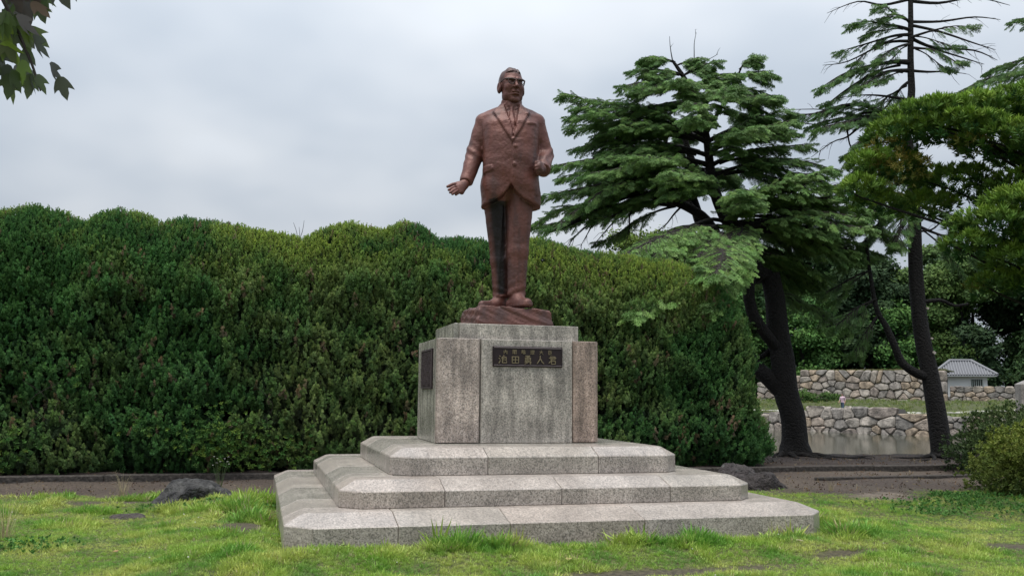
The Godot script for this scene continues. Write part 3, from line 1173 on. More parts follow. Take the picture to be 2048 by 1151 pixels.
func head_d(w: Vector3) -> float:
	var q := (w - HEAD) / HEAD_SIZE
	var c := cos(HEAD_TURN)
	var s := sin(HEAD_TURN)
	var p := Vector3(q.x * c - q.z * s, q.y / 0.95, q.x * s + q.z * c)
	var m := Vector3(absf(p.x), p.y, p.z)
	var d := ell_d(p, Vector3(0, 0.07, -0.035), Vector3(0.152, 0.195, 0.195))
	d = smin(d, ell_d(p, Vector3(0, -0.06, 0.035), Vector3(0.128, 0.20, 0.142)), 0.05)
	d = smin(d, ell_d(m, Vector3(0.075, -0.165, 0.03), Vector3(0.055, 0.075, 0.085)), 0.07)      # jaw corners
	d = smin(d, ell_d(m, Vector3(0.082, -0.045, 0.105), Vector3(0.048, 0.05, 0.042)), 0.05)      # cheeks
	d = smin(d, ell_d(p, Vector3(0, -0.232, 0.115), Vector3(0.062, 0.042, 0.045)), 0.05)         # chin
	d = smin(d, cap_d(m, Vector3(0.025, 0.066, 0.158), Vector3(0.105, 0.078, 0.112), 0.024, 0.020), 0.02)  # brows
	d = smax(d, -ell_d(m, Vector3(0.060, 0.022, 0.178), Vector3(0.042, 0.028, 0.038)), 0.02)     # eye sockets
	d = smin(d, ell_d(m, Vector3(0.060, 0.016, 0.128), Vector3(0.032, 0.020, 0.026)), 0.006)     # eyelids
	d = smax(d, -(ell_d(m, Vector3(0.060, 0.014, 0.158), Vector3(0.024, 0.004, 0.012))), 0.004)
	# nose
	d = smin(d, cap_d(p, Vector3(0, 0.045, 0.158), Vector3(0, -0.052, 0.205), 0.016, 0.027), 0.025)
	d = smin(d, ell_d(m, Vector3(0.030, -0.062, 0.178), Vector3(0.020, 0.018, 0.026)), 0.014)
	d = smax(d, -ell_d(m, Vector3(0.016, -0.082, 0.196), Vector3(0.010, 0.010, 0.014)), 0.006)
	# folds beside the mouth
	d = smax(d, -cap_d(m, Vector3(0.046, -0.075, 0.180), Vector3(0.080, -0.150, 0.152), 0.014, 0.010), 0.02)
	# lips
	d = smin(d, ell_d(p, Vector3(0, -0.122, 0.170), Vector3(0.058, 0.014, 0.020)), 0.02)
	d = smin(d, ell_d(p, Vector3(0, -0.155, 0.162), Vector3(0.050, 0.018, 0.024)), 0.02)
	d = smax(d, -cap_d(m, Vector3(0.0, -0.138, 0.192), Vector3(0.058, -0.143, 0.160), 0.007, 0.005), 0.006)
	d = smax(d, -ell_d(p, Vector3(0, -0.185, 0.175), Vector3(0.045, 0.014, 0.018)), 0.02)
	# hair: a cap ended by the hairline, combed back from a parting
	var hair := ell_d(p, Vector3(0, 0.072, -0.035), Vector3(0.157, 0.214, 0.208))
	hair += 0.006 * sin(p.x * 48.0 + sin(p.z * 18.0) * 1.8)
	hair += 0.024 * smoothstep(0.020, 0.0, absf(p.x - 0.045)) * smoothstep(0.1, 0.2, p.y)
	hair = smax(hair, minf(0.165 + 0.02 * cos(p.x * 14.0) - p.y, p.z - 0.035 - 0.25 * (p.y - 0.02)), 0.012)
	hair = smax(hair, 0.045 - p.y - 1.1 * maxf(0.0, -0.075 - p.z), 0.015)
	hair = smax(hair, -0.17 - p.y, 0.02)
	d = smin(d, hair, 0.006)
	# ears
	var ear := ell_d(m, Vector3(0.166, -0.030, -0.025), Vector3(0.032, 0.085, 0.050))
	ear = smax(ear, -ell_d(m, Vector3(0.192, -0.012, -0.010), Vector3(0.014, 0.055, 0.030)), 0.01)
	d = smin(d, ear, 0.015)
	d *= HEAD_SIZE
	d = smin(d, cap_d(w, Vector3(0.068, 3.30, -0.01), Vector3(0.072, 3.50, 0.015), 0.122, 0.118), 0.05)
	return d


func finger(p: Vector3, a: Vector3, b: Vector3, c: Vector3, e: Vector3, r: float) -> float:
	return minf(cap_d(p, a, b, r * 1.12, r), minf(cap_d(p, b, c, r, r * 0.93), cap_d(p, c, e, r * 0.93, r * 0.78)))


func right_hand_d(p: Vector3) -> float:
	var w := Vector3(-0.585, 2.10, 0.185)
	var k := [Vector3(-0.700, 2.000, 0.345), Vector3(-0.682, 1.966, 0.355), Vector3(-0.660, 1.940, 0.350), Vector3(-0.632, 1.922, 0.330)]
	var d := cap_d(p, w, Vector3(-0.60, 2.06, 0.23), 0.062, 0.058)
	for i in 4:
		d = smin(d, cap_d(p, w.lerp(k[i], 0.25), k[i], 0.046, 0.033), 0.035)
	var t := [Vector3(-0.812, 1.925, 0.470), Vector3(-0.790, 1.884, 0.490), Vector3(-0.757, 1.862, 0.480), Vector3(-0.712, 1.862, 0.435)]
	for i in 4:
		var a: Vector3 = k[i]
		var e: Vector3 = t[i]
		var up := Vector3(0.008, 0.016, 0.012)
		d = smin(d, finger(p, a, a.lerp(e, 0.42) + up, a.lerp(e, 0.74) + up * 0.7, e, 0.0235 if i < 3 else 0.020), 0.010)
	d = smin(d, cap_d(p, w + Vector3(-0.01, -0.02, 0.05), Vector3(-0.695, 2.058, 0.285), 0.045, 0.034), 0.03)
	d = smin(d, minf(cap_d(p, Vector3(-0.695, 2.058, 0.285), Vector3(-0.770, 2.035, 0.335), 0.031, 0.026), cap_d(p, Vector3(-0.770, 2.035, 0.335), Vector3(-0.836, 1.997, 0.365), 0.026, 0.021)), 0.012)
	return d


func left_hand_d(p: Vector3) -> float:
	var w := Vector3(0.532, 2.285, 0.235)
	var k := [Vector3(0.478, 2.335, 0.385), Vector3(0.474, 2.300, 0.400), Vector3(0.482, 2.265, 0.398), Vector3(0.496, 2.235, 0.380)]
	var d := cap_d(p, w, Vector3(0.52, 2.285, 0.30), 0.066, 0.062)
	for i in 4:
		d = smin(d, cap_d(p, w.lerp(k[i], 0.3), k[i], 0.045, 0.034), 0.03)
		var a: Vector3 = k[i]
		var b := a + Vector3(-0.052, -0.012, 0.020)
		var c := b + Vector3(-0.002, -0.024, -0.044)
		var e := c + Vector3(0.034, -0.002, -0.030)
		d = smin(d, finger(p, a, b, c, e, 0.0235), 0.008)
	d = smin(d, minf(cap_d(p, Vector3(0.525, 2.325, 0.29), Vector3(0.475, 2.368, 0.365), 0.036, 0.029), cap_d(p, Vector3(0.475, 2.368, 0.365), Vector3(0.425, 2.352, 0.405), 0.028, 0.022)), 0.012)
	return d


func make_statue() -> void:
	dent = noise(9.0, 77, 2)
	var o := thing("statue", "reddish brown bronze statue of a standing man in suit and glasses, one hand held out", "statue", MON + Vector3(0, 2.574, 0))
	var b := MB.new()
	nets(b, body_d, Vector3(-0.74, 0.262, -0.5), Vector3(0.76, 3.5, 0.56), 0.0155)
	nets(b, head_d, Vector3(-0.22, 3.26, -0.30), Vector3(0.36, 3.96, 0.34), 0.0085)
	nets(b, right_hand_d, Vector3(-0.89, 1.80, 0.10), Vector3(-0.50, 2.19, 0.55), 0.0085)
	nets(b, left_hand_d, Vector3(0.36, 2.14, 0.14), Vector3(0.62, 2.46, 0.48), 0.0085)
	b.smooth_normals()
	var patch := noise(2.2, 78, 4)
	var streak := noise(7.0, 79, 3)
	for i in b.v.size():
		var p := b.v[i]
		var t := 0.7 * patch.get_noise_3dv(p) + 0.4 * streak.get_noise_3d(p.x, p.y * 0.15, p.z)
		var c := Color(0.150, 0.056, 0.041).lerp(Color(0.105, 0.046, 0.038), clampf(0.45 + t, 0.0, 1.0))
		var old := smoothstep(0.12, 0.5, t + 0.1 * smoothstep(2.4, 1.7, p.y))
		c = c.lerp(Color(0.030, 0.022, 0.025), old * 0.35)
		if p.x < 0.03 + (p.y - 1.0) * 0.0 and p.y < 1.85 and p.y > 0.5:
			c = c.lerp(Color(0.010, 0.007, 0.008), 0.96 * smoothstep(0.05, -0.03, p.x) * smoothstep(-0.28, -0.2, p.x + (1.75 - p.y) * -0.11))  # set-back trouser leg: its shade painted near black, over dark patina
		var hq := (p - HEAD) / HEAD_SIZE
		if hq.y > -0.16:
			hq = Vector3(hq.x * cos(HEAD_TURN) - hq.z * sin(HEAD_TURN), hq.y, hq.x * sin(HEAD_TURN) + hq.z * cos(HEAD_TURN))
			var on := smoothstep(0.155, 0.175, hq.y + 0.02 * cos(hq.x * 14.0)) if hq.z > 0.06 else smoothstep(0.03, 0.06, hq.y + 1.1 * maxf(0.0, -0.075 - hq.z))
			c = c.lerp(Color(0.052, 0.030, 0.027), on * 0.8)
			c = c.lerp(Color(0.045, 0.026, 0.024), 0.5 * smoothstep(0.055, 0.03, Vector2(absf(hq.x) - 0.062, (hq.y - 0.018) * 1.3).length()) * smoothstep(0.06, 0.1, hq.z))
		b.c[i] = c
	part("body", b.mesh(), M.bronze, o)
	# eyeglasses, in the head's own axes
	var g := Node3D.new()
	var gl := MB.new()
	for sx: float in [-1.0, 1.0]:
		var brow := PackedVector3Array([Vector3(sx * 0.022, 0.046, 0.190), Vector3(sx * 0.065, 0.054, 0.183), Vector3(sx * 0.108, 0.054, 0.160), Vector3(sx * 0.142, 0.058, 0.125)])
		gl.tube(brow, PackedFloat32Array([0.009, 0.013, 0.014, 0.011]), 7)
		var rim := PackedVector3Array()
		for i in 11:
			var a := PI + PI * i / 10.0
			rim.push_back(Vector3(sx * (0.067 - 0.048 * cos(a) * -1.0), 0.044 + 0.070 * sin(a), 0.186 - 0.10 * maxf(0.0, -0.048 * cos(a) * -1.0)))
		gl.tube(rim, radii(11, 0.006, 0.006), 6)
		gl.tube(PackedVector3Array([Vector3(sx * 0.142, 0.058, 0.125), Vector3(sx * 0.165, 0.044, 0.05), Vector3(sx * 0.175, 0.025, -0.02)]), radii(3, 0.008, 0.007), 6)
	gl.tube(PackedVector3Array([Vector3(-0.024, 0.046, 0.190), Vector3(0, 0.050, 0.200), Vector3(0.024, 0.046, 0.190)]), radii(3, 0.007, 0.007), 6)
	var gm := part("eyeglasses", gl.mesh(), M.bronze_dark, o)
	gm.transform = Transform3D(Basis(Vector3.UP, HEAD_TURN).scaled(Vector3(HEAD_SIZE, HEAD_SIZE * 0.95, HEAD_SIZE)), HEAD)
	g.free()
	# the rough cast base under the feet, square with the pedestal
	var s := box_solid(Vector3(-0.62, 0.002, -0.50), Vector3(0.62, 0.30, 0.52))
	var r2 := RandomNumberGenerator.new()
	r2.seed = 5
	for k in [[Vector3(0.03, 0.14, 1), 0.505], [Vector3(-1, 0.20, 0.04), 0.565], [Vector3(1, 0.16, 0), 0.57], [Vector3(0, 0.2, -1), 0.48], [Vector3(0.035, 1, 0.0), 0.262], [Vector3(0.10, 1, 0.35), 0.415], [Vector3(0.55, 1, 0.1), 0.50], [Vector3(-0.7, 1, 0.0), 0.545], [Vector3(0.9, 0.3, 1), 0.735], [Vector3(-0.9, 0.25, 1), 0.755]]:
		var nn: Vector3 = k[0].normalized()
		s = clip(s, nn, k[1])
	var rock := MB.new()
	var cuts := s
	var cragg := noise(3.0, 91, 4)
	var facet := func(p: Vector3) -> float:
		var d := -1e9
		for f in cuts:
			var f1: PackedVector3Array = f[1]
			var f0: Vector3 = f[0]
			d = maxf(d, (p - f1[0]).dot(f0))
		return d + cragg.get_noise_3d(p.x * 1.2 + p.y * 2.0, p.y * 4.0 + p.x * 1.5, p.z * 1.5) * 0.022 * smoothstep(0.0, 0.04, p.y)
	nets(rock, facet, Vector3(-0.68, -0.02, -0.56), Vector3(0.68, 0.32, 0.58), 0.017)
	rock.smooth_normals()
	for i in rock.v.size():
		rock.v[i].y = maxf(rock.v[i].y, 0.002)
		var t := patch.get_noise_3dv(rock.v[i] * 1.5)
		rock.c[i] = Color(0.14, 0.060, 0.048).lerp(Color(0.085, 0.045, 0.040), clampf(0.5 + t * 1.5, 0.0, 1.0))
	var rb := part("rock_base", rock.mesh(), M.bronze, o)
	rb.transform = Transform3D(Basis(Vector3.UP, TURN), Vector3(0.012, 0.0, 0.0))


# ------------------------------------------------------------------ small leaf meshes that are copied many times
func juniper_spray(sd: int) -> ArrayMesh:
	var r := RandomNumberGenerator.new()
	r.seed = sd
	var b := MB.new()
	for i in 40:
		var t := i / 40.0
		var az := i * 2.4 + r.randf() * 0.6
		var out := Vector3(cos(az), 0, sin(az))
		var tilt := lerpf(1.15, 0.15, t)
		var dir := (out * sin(tilt) + Vector3.UP * cos(tilt)).normalized()
		var side := Vector3(-sin(az), 0, cos(az)).rotated(dir, r.randf_range(-0.9, 0.9))
		b.blade(Vector3.UP * (t * 0.75) + out * 0.05, dir, side, lerpf(0.52, 0.24, t), 0.13)
	return b.mesh()


func cedar_spray(sd: int) -> ArrayMesh:      # a drooping twig with needle tufts, one metre long along y
	var r := RandomNumberGenerator.new()
	r.seed = sd
	var b := MB.new()
	for i in 13:
		var t := (i + 0.5) / 13.0
		for s: float in [-1.0, 1.0]:
			var l := (0.42 * (1.0 - t) + 0.10) * r.randf_range(0.7, 1.2)
			var d := (Vector3(s * 0.85, 0.75, 0) + Vector3(0, 0, r.randf_range(-0.45, 0.25))).normalized()
			var at := Vector3(0, t, 0)
			var m := int(3 + l * 11.0)
			for k in m:
				var u := (k + 0.6) / m
				var q := at + d * l * u + Vector3(0, 0, -0.30 * l * u * u)
				for e in 2:
					var nd := (d * 0.6 + Vector3(r.randf_range(-1, 1), r.randf_range(-0.6, 1), r.randf_range(-0.8, 1.0))).normalized()
					b.blade(q, nd, nd.cross(Vector3(r.randf(), r.randf(), r.randf()).normalized()).normalized(), r.randf_range(0.09, 0.15), 0.040)
	return b.mesh()


func whorl(sd: int, leaves: int, spread: float, width: float, ragged := 0.25) -> ArrayMesh:   # a tuft of narrow leaves round y
	var r := RandomNumberGenerator.new()
	r.seed = sd
	var b := MB.new()
	for i in leaves:
		var az := i * 2.4 + r.randf() * 0.5
		var t := float(i) / leaves
		var tilt := lerpf(spread, spread * 0.25, t) + r.randf_range(-ragged, ragged)
		var out := Vector3(cos(az), 0, sin(az))
		var dir := (out * sin(tilt) + Vector3.UP * cos(tilt)).normalized()
		var side := Vector3(-sin(az), 0, cos(az)).rotated(dir, r.randf_range(-0.5, 0.5))
		b.blade(Vector3.UP * t * 0.25, dir, side, r.randf_range(0.75, 1.05), width, Vector3.DOWN * 0.12 * sin(tilt))
	return b.mesh()


func leaf_clump(sd: int, count: int, size: float) -> ArrayMesh:      # loose flat leaves within a ball
	var r := RandomNumberGenerator.new()
	r.seed = sd
	var b := MB.new()
	for i in count:
		var p := Vector3(r.randfn(0, 0.36), r.randfn(0, 0.28), r.randfn(0, 0.36))
		var dir := Vector3(r.randf_range(-1, 1), r.randf_range(-0.8, 0.4), r.randf_range(-1, 1)).normalized()
		var up := Vector3(r.randf_range(-0.6, 0.6), 1, r.randf_range(-0.6, 0.6)).normalized()
		b.blade(p, dir, dir.cross(up).normalized(), size * r.randf_range(0.7, 1.2), size * 0.55)
	return b.mesh()


func grass_tuft(sd: int, blades: int, lean: float) -> ArrayMesh:
	var r := RandomNumberGenerator.new()
	r.seed = sd
	var b := MB.new()
	for i in blades:
		var az := r.randf() * TAU
		var out := Vector3(cos(az), 0, sin(az))
		var dir := (Vector3.UP + out * r.randf_range(0.05, lean)).normalized()
		var side := Vector3(-sin(az), 0, cos(az))
		b.blade(out * r.randf_range(0.0, 0.35), dir, side, r.randf_range(0.55, 1.1), r.randf_range(0.07, 0.12), out * r.randf_range(0.05, 0.35) - Vector3.UP * 0.1)
	return b.mesh()


# ------------------------------------------------------------------ the clipped hedge
const RIDGE := [[-16.0, 4.88], [-13.5, 5.13], [-11.8, 4.83], [-10.2, 4.93], [-9.3, 4.86], [-8.4, 5.02], [-7.8, 5.18], [-7.2, 5.06], [-6.85, 4.86], [-6.6, 5.04], [-6.2, 5.20], [-5.7, 5.12], [-5.45, 4.96], [-5.0, 5.08], [-4.3, 4.98], [-3.6, 4.92], [-3.0, 4.86], [-2.65, 4.76], [-2.3, 4.98], [-1.75, 5.19], [-1.1, 5.10], [-0.95, 5.08], [-0.5, 5.30], [-0.1, 5.16], [0.2, 4.90], [0.7, 5.00], [1.2, 4.96], [1.55, 4.86], [2.1, 5.04], [2.6, 5.06], [3.2, 4.90], [3.8, 4.84], [4.6, 4.78], [5.4, 4.70], [7.0, 4.68], [8.2, 4.38]]


func ridge(x: float) -> float:
	for i in range(1, RIDGE.size()):
		if x < RIDGE[i][0]:
			return lerpf(RIDGE[i - 1][1], RIDGE[i][1], clampf((x - RIDGE[i - 1][0]) / (RIDGE[i][0] - RIDGE[i - 1][0]), 0.0, 1.0))
	return RIDGE[RIDGE.size() - 1][1]


func hedge_point(s: float, phi: float, shrink: float) -> Array:    # [point, outward] ; s along the foot, phi 0 foot to PI/2 ridge
	var z0 := -7.15
	var x_end := 6.5 - 1.1 * pow(sin(phi), 1.6)
	var x := minf(s, x_end)
	var dir := Vector3(0, 0, 1)
	if s > x_end:
		var a := clampf((s - x_end) / 1.75, 0.0, PI)
		dir = Vector3(sin(a), 0, cos(a))
	var w := (1.42 + 0.12 * sin(s * 1.1) + 0.10 * sin(s * 2.7 + 1.0)) * pow(maxf(cos(phi), 0.0), 0.42) * (1.0 + 0.07 * sin(phi * 2.0))
	var y := ridge(x + (0.75 if s > x_end else 0.0)) * pow(sin(phi), 0.80)
	w += (0.22 + 0.06 * sin(s * 3.1)) * smoothstep(1.25 + 0.12 * sin(s * 1.7), 0.95, y) * smoothstep(0.0, 0.3, y)
	var p := Vector3(x, y, z0) + dir * w
	var up := pow(sin(phi), 2.2)
	var nn := (dir * (1.0 - up) + Vector3.UP * up).normalized()
	return [p - nn * shrink, nn]


func make_hedge() -> void:
	var o := thing("hedge", "tall clipped conifer hedge with a wavy domed top running behind the statue", "hedge", MON, TURN)
	var lump := noise(0.55, 101, 3)
	var tone := noise(0.30, 102, 3)
	var fine := noise(1.6, 103, 2)
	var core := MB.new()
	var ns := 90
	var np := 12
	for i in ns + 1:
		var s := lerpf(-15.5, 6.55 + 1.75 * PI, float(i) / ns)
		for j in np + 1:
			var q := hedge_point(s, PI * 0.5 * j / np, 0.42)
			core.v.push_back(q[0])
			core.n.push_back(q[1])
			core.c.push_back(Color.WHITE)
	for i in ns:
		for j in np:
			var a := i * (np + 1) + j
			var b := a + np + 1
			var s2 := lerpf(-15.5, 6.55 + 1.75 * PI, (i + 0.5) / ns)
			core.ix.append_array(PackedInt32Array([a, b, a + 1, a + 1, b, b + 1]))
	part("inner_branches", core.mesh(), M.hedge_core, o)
	var kinds := [juniper_spray(1), juniper_spray(2)]
	var flocks := [Flock.new(), Flock.new()]
	# older, deeper sprays that close the wall
	for k in 34000:
		var s := rng.randf_range(-12.0, 6.55 + 4.6)
		var phi := PI * 0.5 * pow(rng.randf(), 1.15)
		var q := hedge_point(s, phi, 0.0)
		var p: Vector3 = q[0]
		var nn: Vector3 = q[1]
		var top := smoothstep(0.72, 1.2, phi)
		var l := lump.get_noise_3dv(p * 1.3) * 0.34
		p += nn * (l * lerpf(1.0, 0.12, top) - 0.16 - rng.randf() * 0.2)
		var t := tone.get_noise_3dv(p)
		var c := Color(0.059, 0.124, 0.055).lerp(Color(0.116, 0.149, 0.080), clampf(0.35 + t * 1.2, 0.0, 1.0))
		flocks[k % 2].add(aim(p, nn * rng.randf_range(0.3, 0.9) + Vector3.UP * rng.randf_range(0.5, 1.0) + rnd3(0.35), rng.randf() * TAU, rng.randf_range(0.13, 0.22)), shade(c, 0.25))
	# this year's shoots: small flames that stand out from it, lit tips painted paler
	for k in 34000:
		var s := rng.randf_range(-12.0, 6.55 + 4.6)
		var u := rng.randf()
		var phi := PI * 0.5 * (pow(u, 1.2) if k < 21000 else lerpf(0.40, 1.0, u))
		var q := hedge_point(s, phi, 0.0)
		var p: Vector3 = q[0]
		var nn: Vector3 = q[1]
		var top := smoothstep(0.66, 1.15, phi)
		var l := lump.get_noise_3dv(p * 1.3) * 0.36 + fine.get_noise_3dv(p * 1.3) * 0.15
		p += nn * (l * lerpf(1.0, 0.12, top) - rng.randf() * lerpf(0.16, 0.08, top))
		var dir := (nn * rng.randf_range(0.25, 0.75) + Vector3.UP * rng.randf_range(0.6, 1.0) + rnd3(0.25)).normalized()
		var t := tone.get_noise_3dv(p) + 0.6 * fine.get_noise_3dv(p * 0.7)
		var c := Color(0.084, 0.201, 0.070).lerp(Color(0.185, 0.272, 0.105), clampf(0.35 + t * 1.3, 0.0, 1.0))
		c = c.lerp(Color(0.263, 0.359, 0.094), top * clampf(0.5 + t * 1.4 + rng.randf_range(-0.3, 0.3), 0.0, 1.0))
		if rng.randf() < 0.02 + 0.08 * smoothstep(0.1, 0.4, lump.get_noise_3dv(p * 0.6 + Vector3(9, 0, 0))):
			c = Color(0.220, 0.184, 0.125)
		c = shade(c, 0.25)
		var size := rng.randf_range(0.50, 1.0) * lerpf(1.0, 0.52, top)
		for j in 6:
			var h := j / 5.0
			var off := dir * h * 0.26 * size + rnd3(0.065 * size * (1.0 - h * 0.7))
			flocks[j % 2].add(aim(p + off, dir + rnd3(0.3), rng.randf() * TAU, size * lerpf(0.135, 0.075, h)), c.lerp(Color(c.r * 1.45, c.g * 1.35, c.b * 1.2), h))
	for i in 2:
		flock("foliage", flocks[i], kinds[i], M.leaf, o)
	# broad-leaved seedlings that grow out of its foot
	var weeds := Flock.new()
	for c0 in [[-8.4, 0.35, 0.5, 0.3, 260], [-7.6, 0.8, 0.3, 0.2, 60], [-5.4, 1.0, 0.25, 0.15, 45], [-4.1, 0.75, 0.45, 0.28, 330], [-3.4, 0.45, 0.35, 0.2, 120], [-6.6, 1.9, 0.05, 0.25, 16], [-2.6, 0.6, 0.2, 0.2, 40], [-9.3, 0.5, 0.4, 0.3, 120]]:
		for i in int(c0[4] * 0.75):
			var yy: float = maxf(c0[1] + rng.randfn(0, c0[3]), 0.08)
			var q := hedge_point(c0[0] + rng.randfn(0, c0[2]), asin(pow(clampf(yy / 5.0, 0.001, 1.0), 1.25)), -0.14 - rng.randf() * 0.12)
			var cc := Color(0.040, 0.105, 0.022).lerp(Color(0.12, 0.19, 0.03), pow(rng.randf(), 3.0))
			weeds.add(aim(q[0], q[1] + Vector3.UP * 0.7 + rnd3(0.5), rng.randf() * TAU, rng.randf_range(0.05, 0.085)), shade(cc, 0.2))
	flock("seedling_leaves", weeds, whorl(33, 6, 1.3, 0.42), M.leaf, o)
	var tw := MB.new()
	for i in 9:
		var a: Vector3 = hedge_point(rng.randf_range(-9, -3), 0.15, 0.0)[0]
		tw.tube(spline([a, a + Vector3(rng.randf_range(-0.3, 0.3), 0.35, 0.1), a + Vector3(rng.randf_range(-0.5, 0.5), 0.7, 0.16)], 3), radii(7, 0.008, 0.003), 5)
	for a in [Vector3(-2.72, 4.8, -7.1)]:
		for e in [Vector3(-0.10, 0.45, 0), Vector3(0.12, 0.50, 0.05), Vector3(0.02, 0.36, 0)]:
			tw.tube(spline([a, a + e * 0.5 + Vector3(0.03, 0, 0), a + e], 3), radii(7, 0.009, 0.003), 5)
	part("twigs", tw.mesh(), M.twig, o, "stuff")


# ------------------------------------------------------------------ cedars
var cedar_meshes := []


func cedar_bough(o: Node3D, fl: Array, twigs: MB, a: Vector3, tip: Vector3, r0: float, droop: float, lush: float, bright: float, bare := 0.2) -> void:
	# a limb that arches from a to tip, with flat fans of drooping sprays on both sides
	var l := a.distance_to(tip)
	var mid := a.lerp(tip, 0.5) + Vector3.UP * droop * l * 0.5 + rnd3(0.04 * l)
	var pts := spline([a, a.lerp(tip, 0.22) + Vector3.UP * droop * l * 0.34, mid, tip.lerp(a, 0.2) + Vector3.UP * droop * l * 0.26 + rnd3(0.03 * l), tip], 4)
	var b := MB.new()
	b.col = Color(0.55, 0.5, 0.47)
	b.tube(pts, radii(pts.size(), r0, 0.008, 0.8), 7, 0.10, rng.randf() * 6.0)
	part("branch", b.mesh(), M.bark, o)
	var n := int(l / 0.08)
	var axis := tip - a
	axis.y = 0.0
	axis = axis.normalized()
	var lat := axis.cross(Vector3.UP)
	for i in n:
		var t := lerpf(bare, 1.0, (i + rng.randf()) / n)
		var f := t * (pts.size() - 1)
		var k := mini(int(f), pts.size() - 2)
		var p := pts[k].lerp(pts[k + 1], f - k)
		var ahead := (pts[k + 1] - pts[k]).normalized()
		for s: float in [-1.0, 1.0]:
			if rng.randf() > 0.93 * clampf(lush * 1.3, 0.0, 1.0):
				continue
			var l2 := (0.27 * l * (1.0 - t) * sin(minf(t * 2.4, 1.5)) + 0.24) * rng.randf_range(0.6, 1.3)
			var d := (ahead * rng.randf_range(0.7, 1.3) + lat * s * rng.randf_range(0.5, 1.2) + Vector3.UP * rng.randf_range(-0.15, 0.2)).normalized()
			var e := p + d * l2 - Vector3.UP * (0.16 * l2 + 0.05)
			var m1 := p.lerp(e, 0.5) + Vector3.UP * 0.07 * l2
			if twigs != null and l2 > 0.25:
				twigs.tube(PackedVector3Array([p, m1, e]), radii(3, 0.011, 0.004), 4)
			var m := maxi(1, int(l2 / 0.21))
			for j in m:
				if rng.randf() > lush:
					continue
				var u := (j + rng.randf()) / m
				var q := p.lerp(m1, u * 2.0) if u < 0.5 else m1.lerp(e, u * 2.0 - 1.0)
				var dd := (d * 0.9 + ahead * 0.35 + rnd3(0.35) - Vector3.UP * rng.randf_range(0.15, 1.15)).normalized()
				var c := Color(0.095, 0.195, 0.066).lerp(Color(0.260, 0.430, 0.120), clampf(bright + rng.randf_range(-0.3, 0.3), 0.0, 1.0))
				var x := dd.cross(Vector3.UP).normalized()
				var sz := rng.randf_range(0.16, 0.31)
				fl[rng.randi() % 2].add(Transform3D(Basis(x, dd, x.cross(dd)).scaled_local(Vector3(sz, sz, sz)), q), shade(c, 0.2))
	# the drooping leader at the tip
	for j in 3:
		if lush < 0.3:
			break
		var dd := (axis + Vector3.DOWN * rng.randf_range(0.2, 0.9) + rnd3(0.2)).normalized()
		var x := dd.cross(Vector3.UP).normalized()
		fl[j % 2].add(Transform3D(Basis(x, dd, x.cross(dd)).scaled_local(Vector3.ONE * 0.42), tip), shade(Color(0.110, 0.215, 0.056), 0.2))


func bare_twigs(o: Node3D, a: Vector3, tip: Vector3, r0: float, count: int) -> void:
	var b := MB.new()
	b.col = Color(0.6, 0.55, 0.5)
	var l := a.distance_to(tip)
	var pts := spline([a, a.lerp(tip, 0.3) + rnd3(0.05 * l), a.lerp(tip, 0.65) + rnd3(0.07 * l), tip], 4)
	b.tube(pts, radii(pts.size(), r0, 0.006), 6, 0.08)
	for i in count:
		var k := rng.randi_range(3, pts.size() - 2)
		var d := ((pts[k + 1] - pts[k]).normalized() + rnd3(0.8) + Vector3.DOWN * rng.randf_range(-0.2, 0.7)).normalized()
		var ll := rng.randf_range(0.15, 0.5)
		b.tube(PackedVector3Array([pts[k], pts[k] + d * ll * 0.5 + rnd3(0.04), pts[k] + d * ll + Vector3.DOWN * 0.06]), radii(3, 0.008, 0.003), 4)
	part("bare_branch", b.mesh(), M.bark, o)


func limb(o: Node3D, called: String, pts: Array, r0: float, r1: float, sides := 12, per := 5) -> PackedVector3Array:
	var b := MB.new()
	b.col = Color(0.42, 0.38, 0.36)
	var p := spline(pts, per)
	b.tube(p, radii(p.size(), r0, r1), sides, 0.07, rng.randf() * 6.0)
	b.smooth_normals()
	part(called, b.mesh(), M.bark, o)
	return p


func flare(b: MB, at: Vector3, r: float, h: float) -> void:        # the widened foot of a trunk
	var pts := PackedVector3Array()
	var rr := PackedFloat32Array()
	for i in 7:
		var t := i / 6.0
		pts.push_back(at + Vector3.UP * (t * h - 0.15))
		rr.push_back(r * (1.0 + 0.75 * pow(1.0 - t, 2.5)))
	b.tube(pts, rr, 18, 0.16, 1.0)


func roots(o: Node3D, at: Vector3, list: Array) -> void:
	for k in list:
		var d := Vector3(cos(k[0]), 0, sin(k[0]))
		var sd := Vector3(-d.z, 0, d.x)
		var pts := []
		for i in 6:
			var t := i / 5.0
			var q: Vector3 = at + d * (0.3 + t * k[1]) + sd * sin(t * 4.0 + k[0]) * 0.14 * k[1]
			q.y = height(q.x, q.z) + 0.05 * (1.0 - t * 0.9) - 0.01 + 0.02 * sin(t * 9.0)
			pts.append(q - at)
		var b := MB.new()
		b.col = Color(0.75, 0.66, 0.6)
		var p := spline(pts, 3)
		b.tube(p, radii(p.size(), k[2], 0.015), 8, 0.12)
		b.smooth_normals()
		part("root", b.mesh(), M.bark, o)


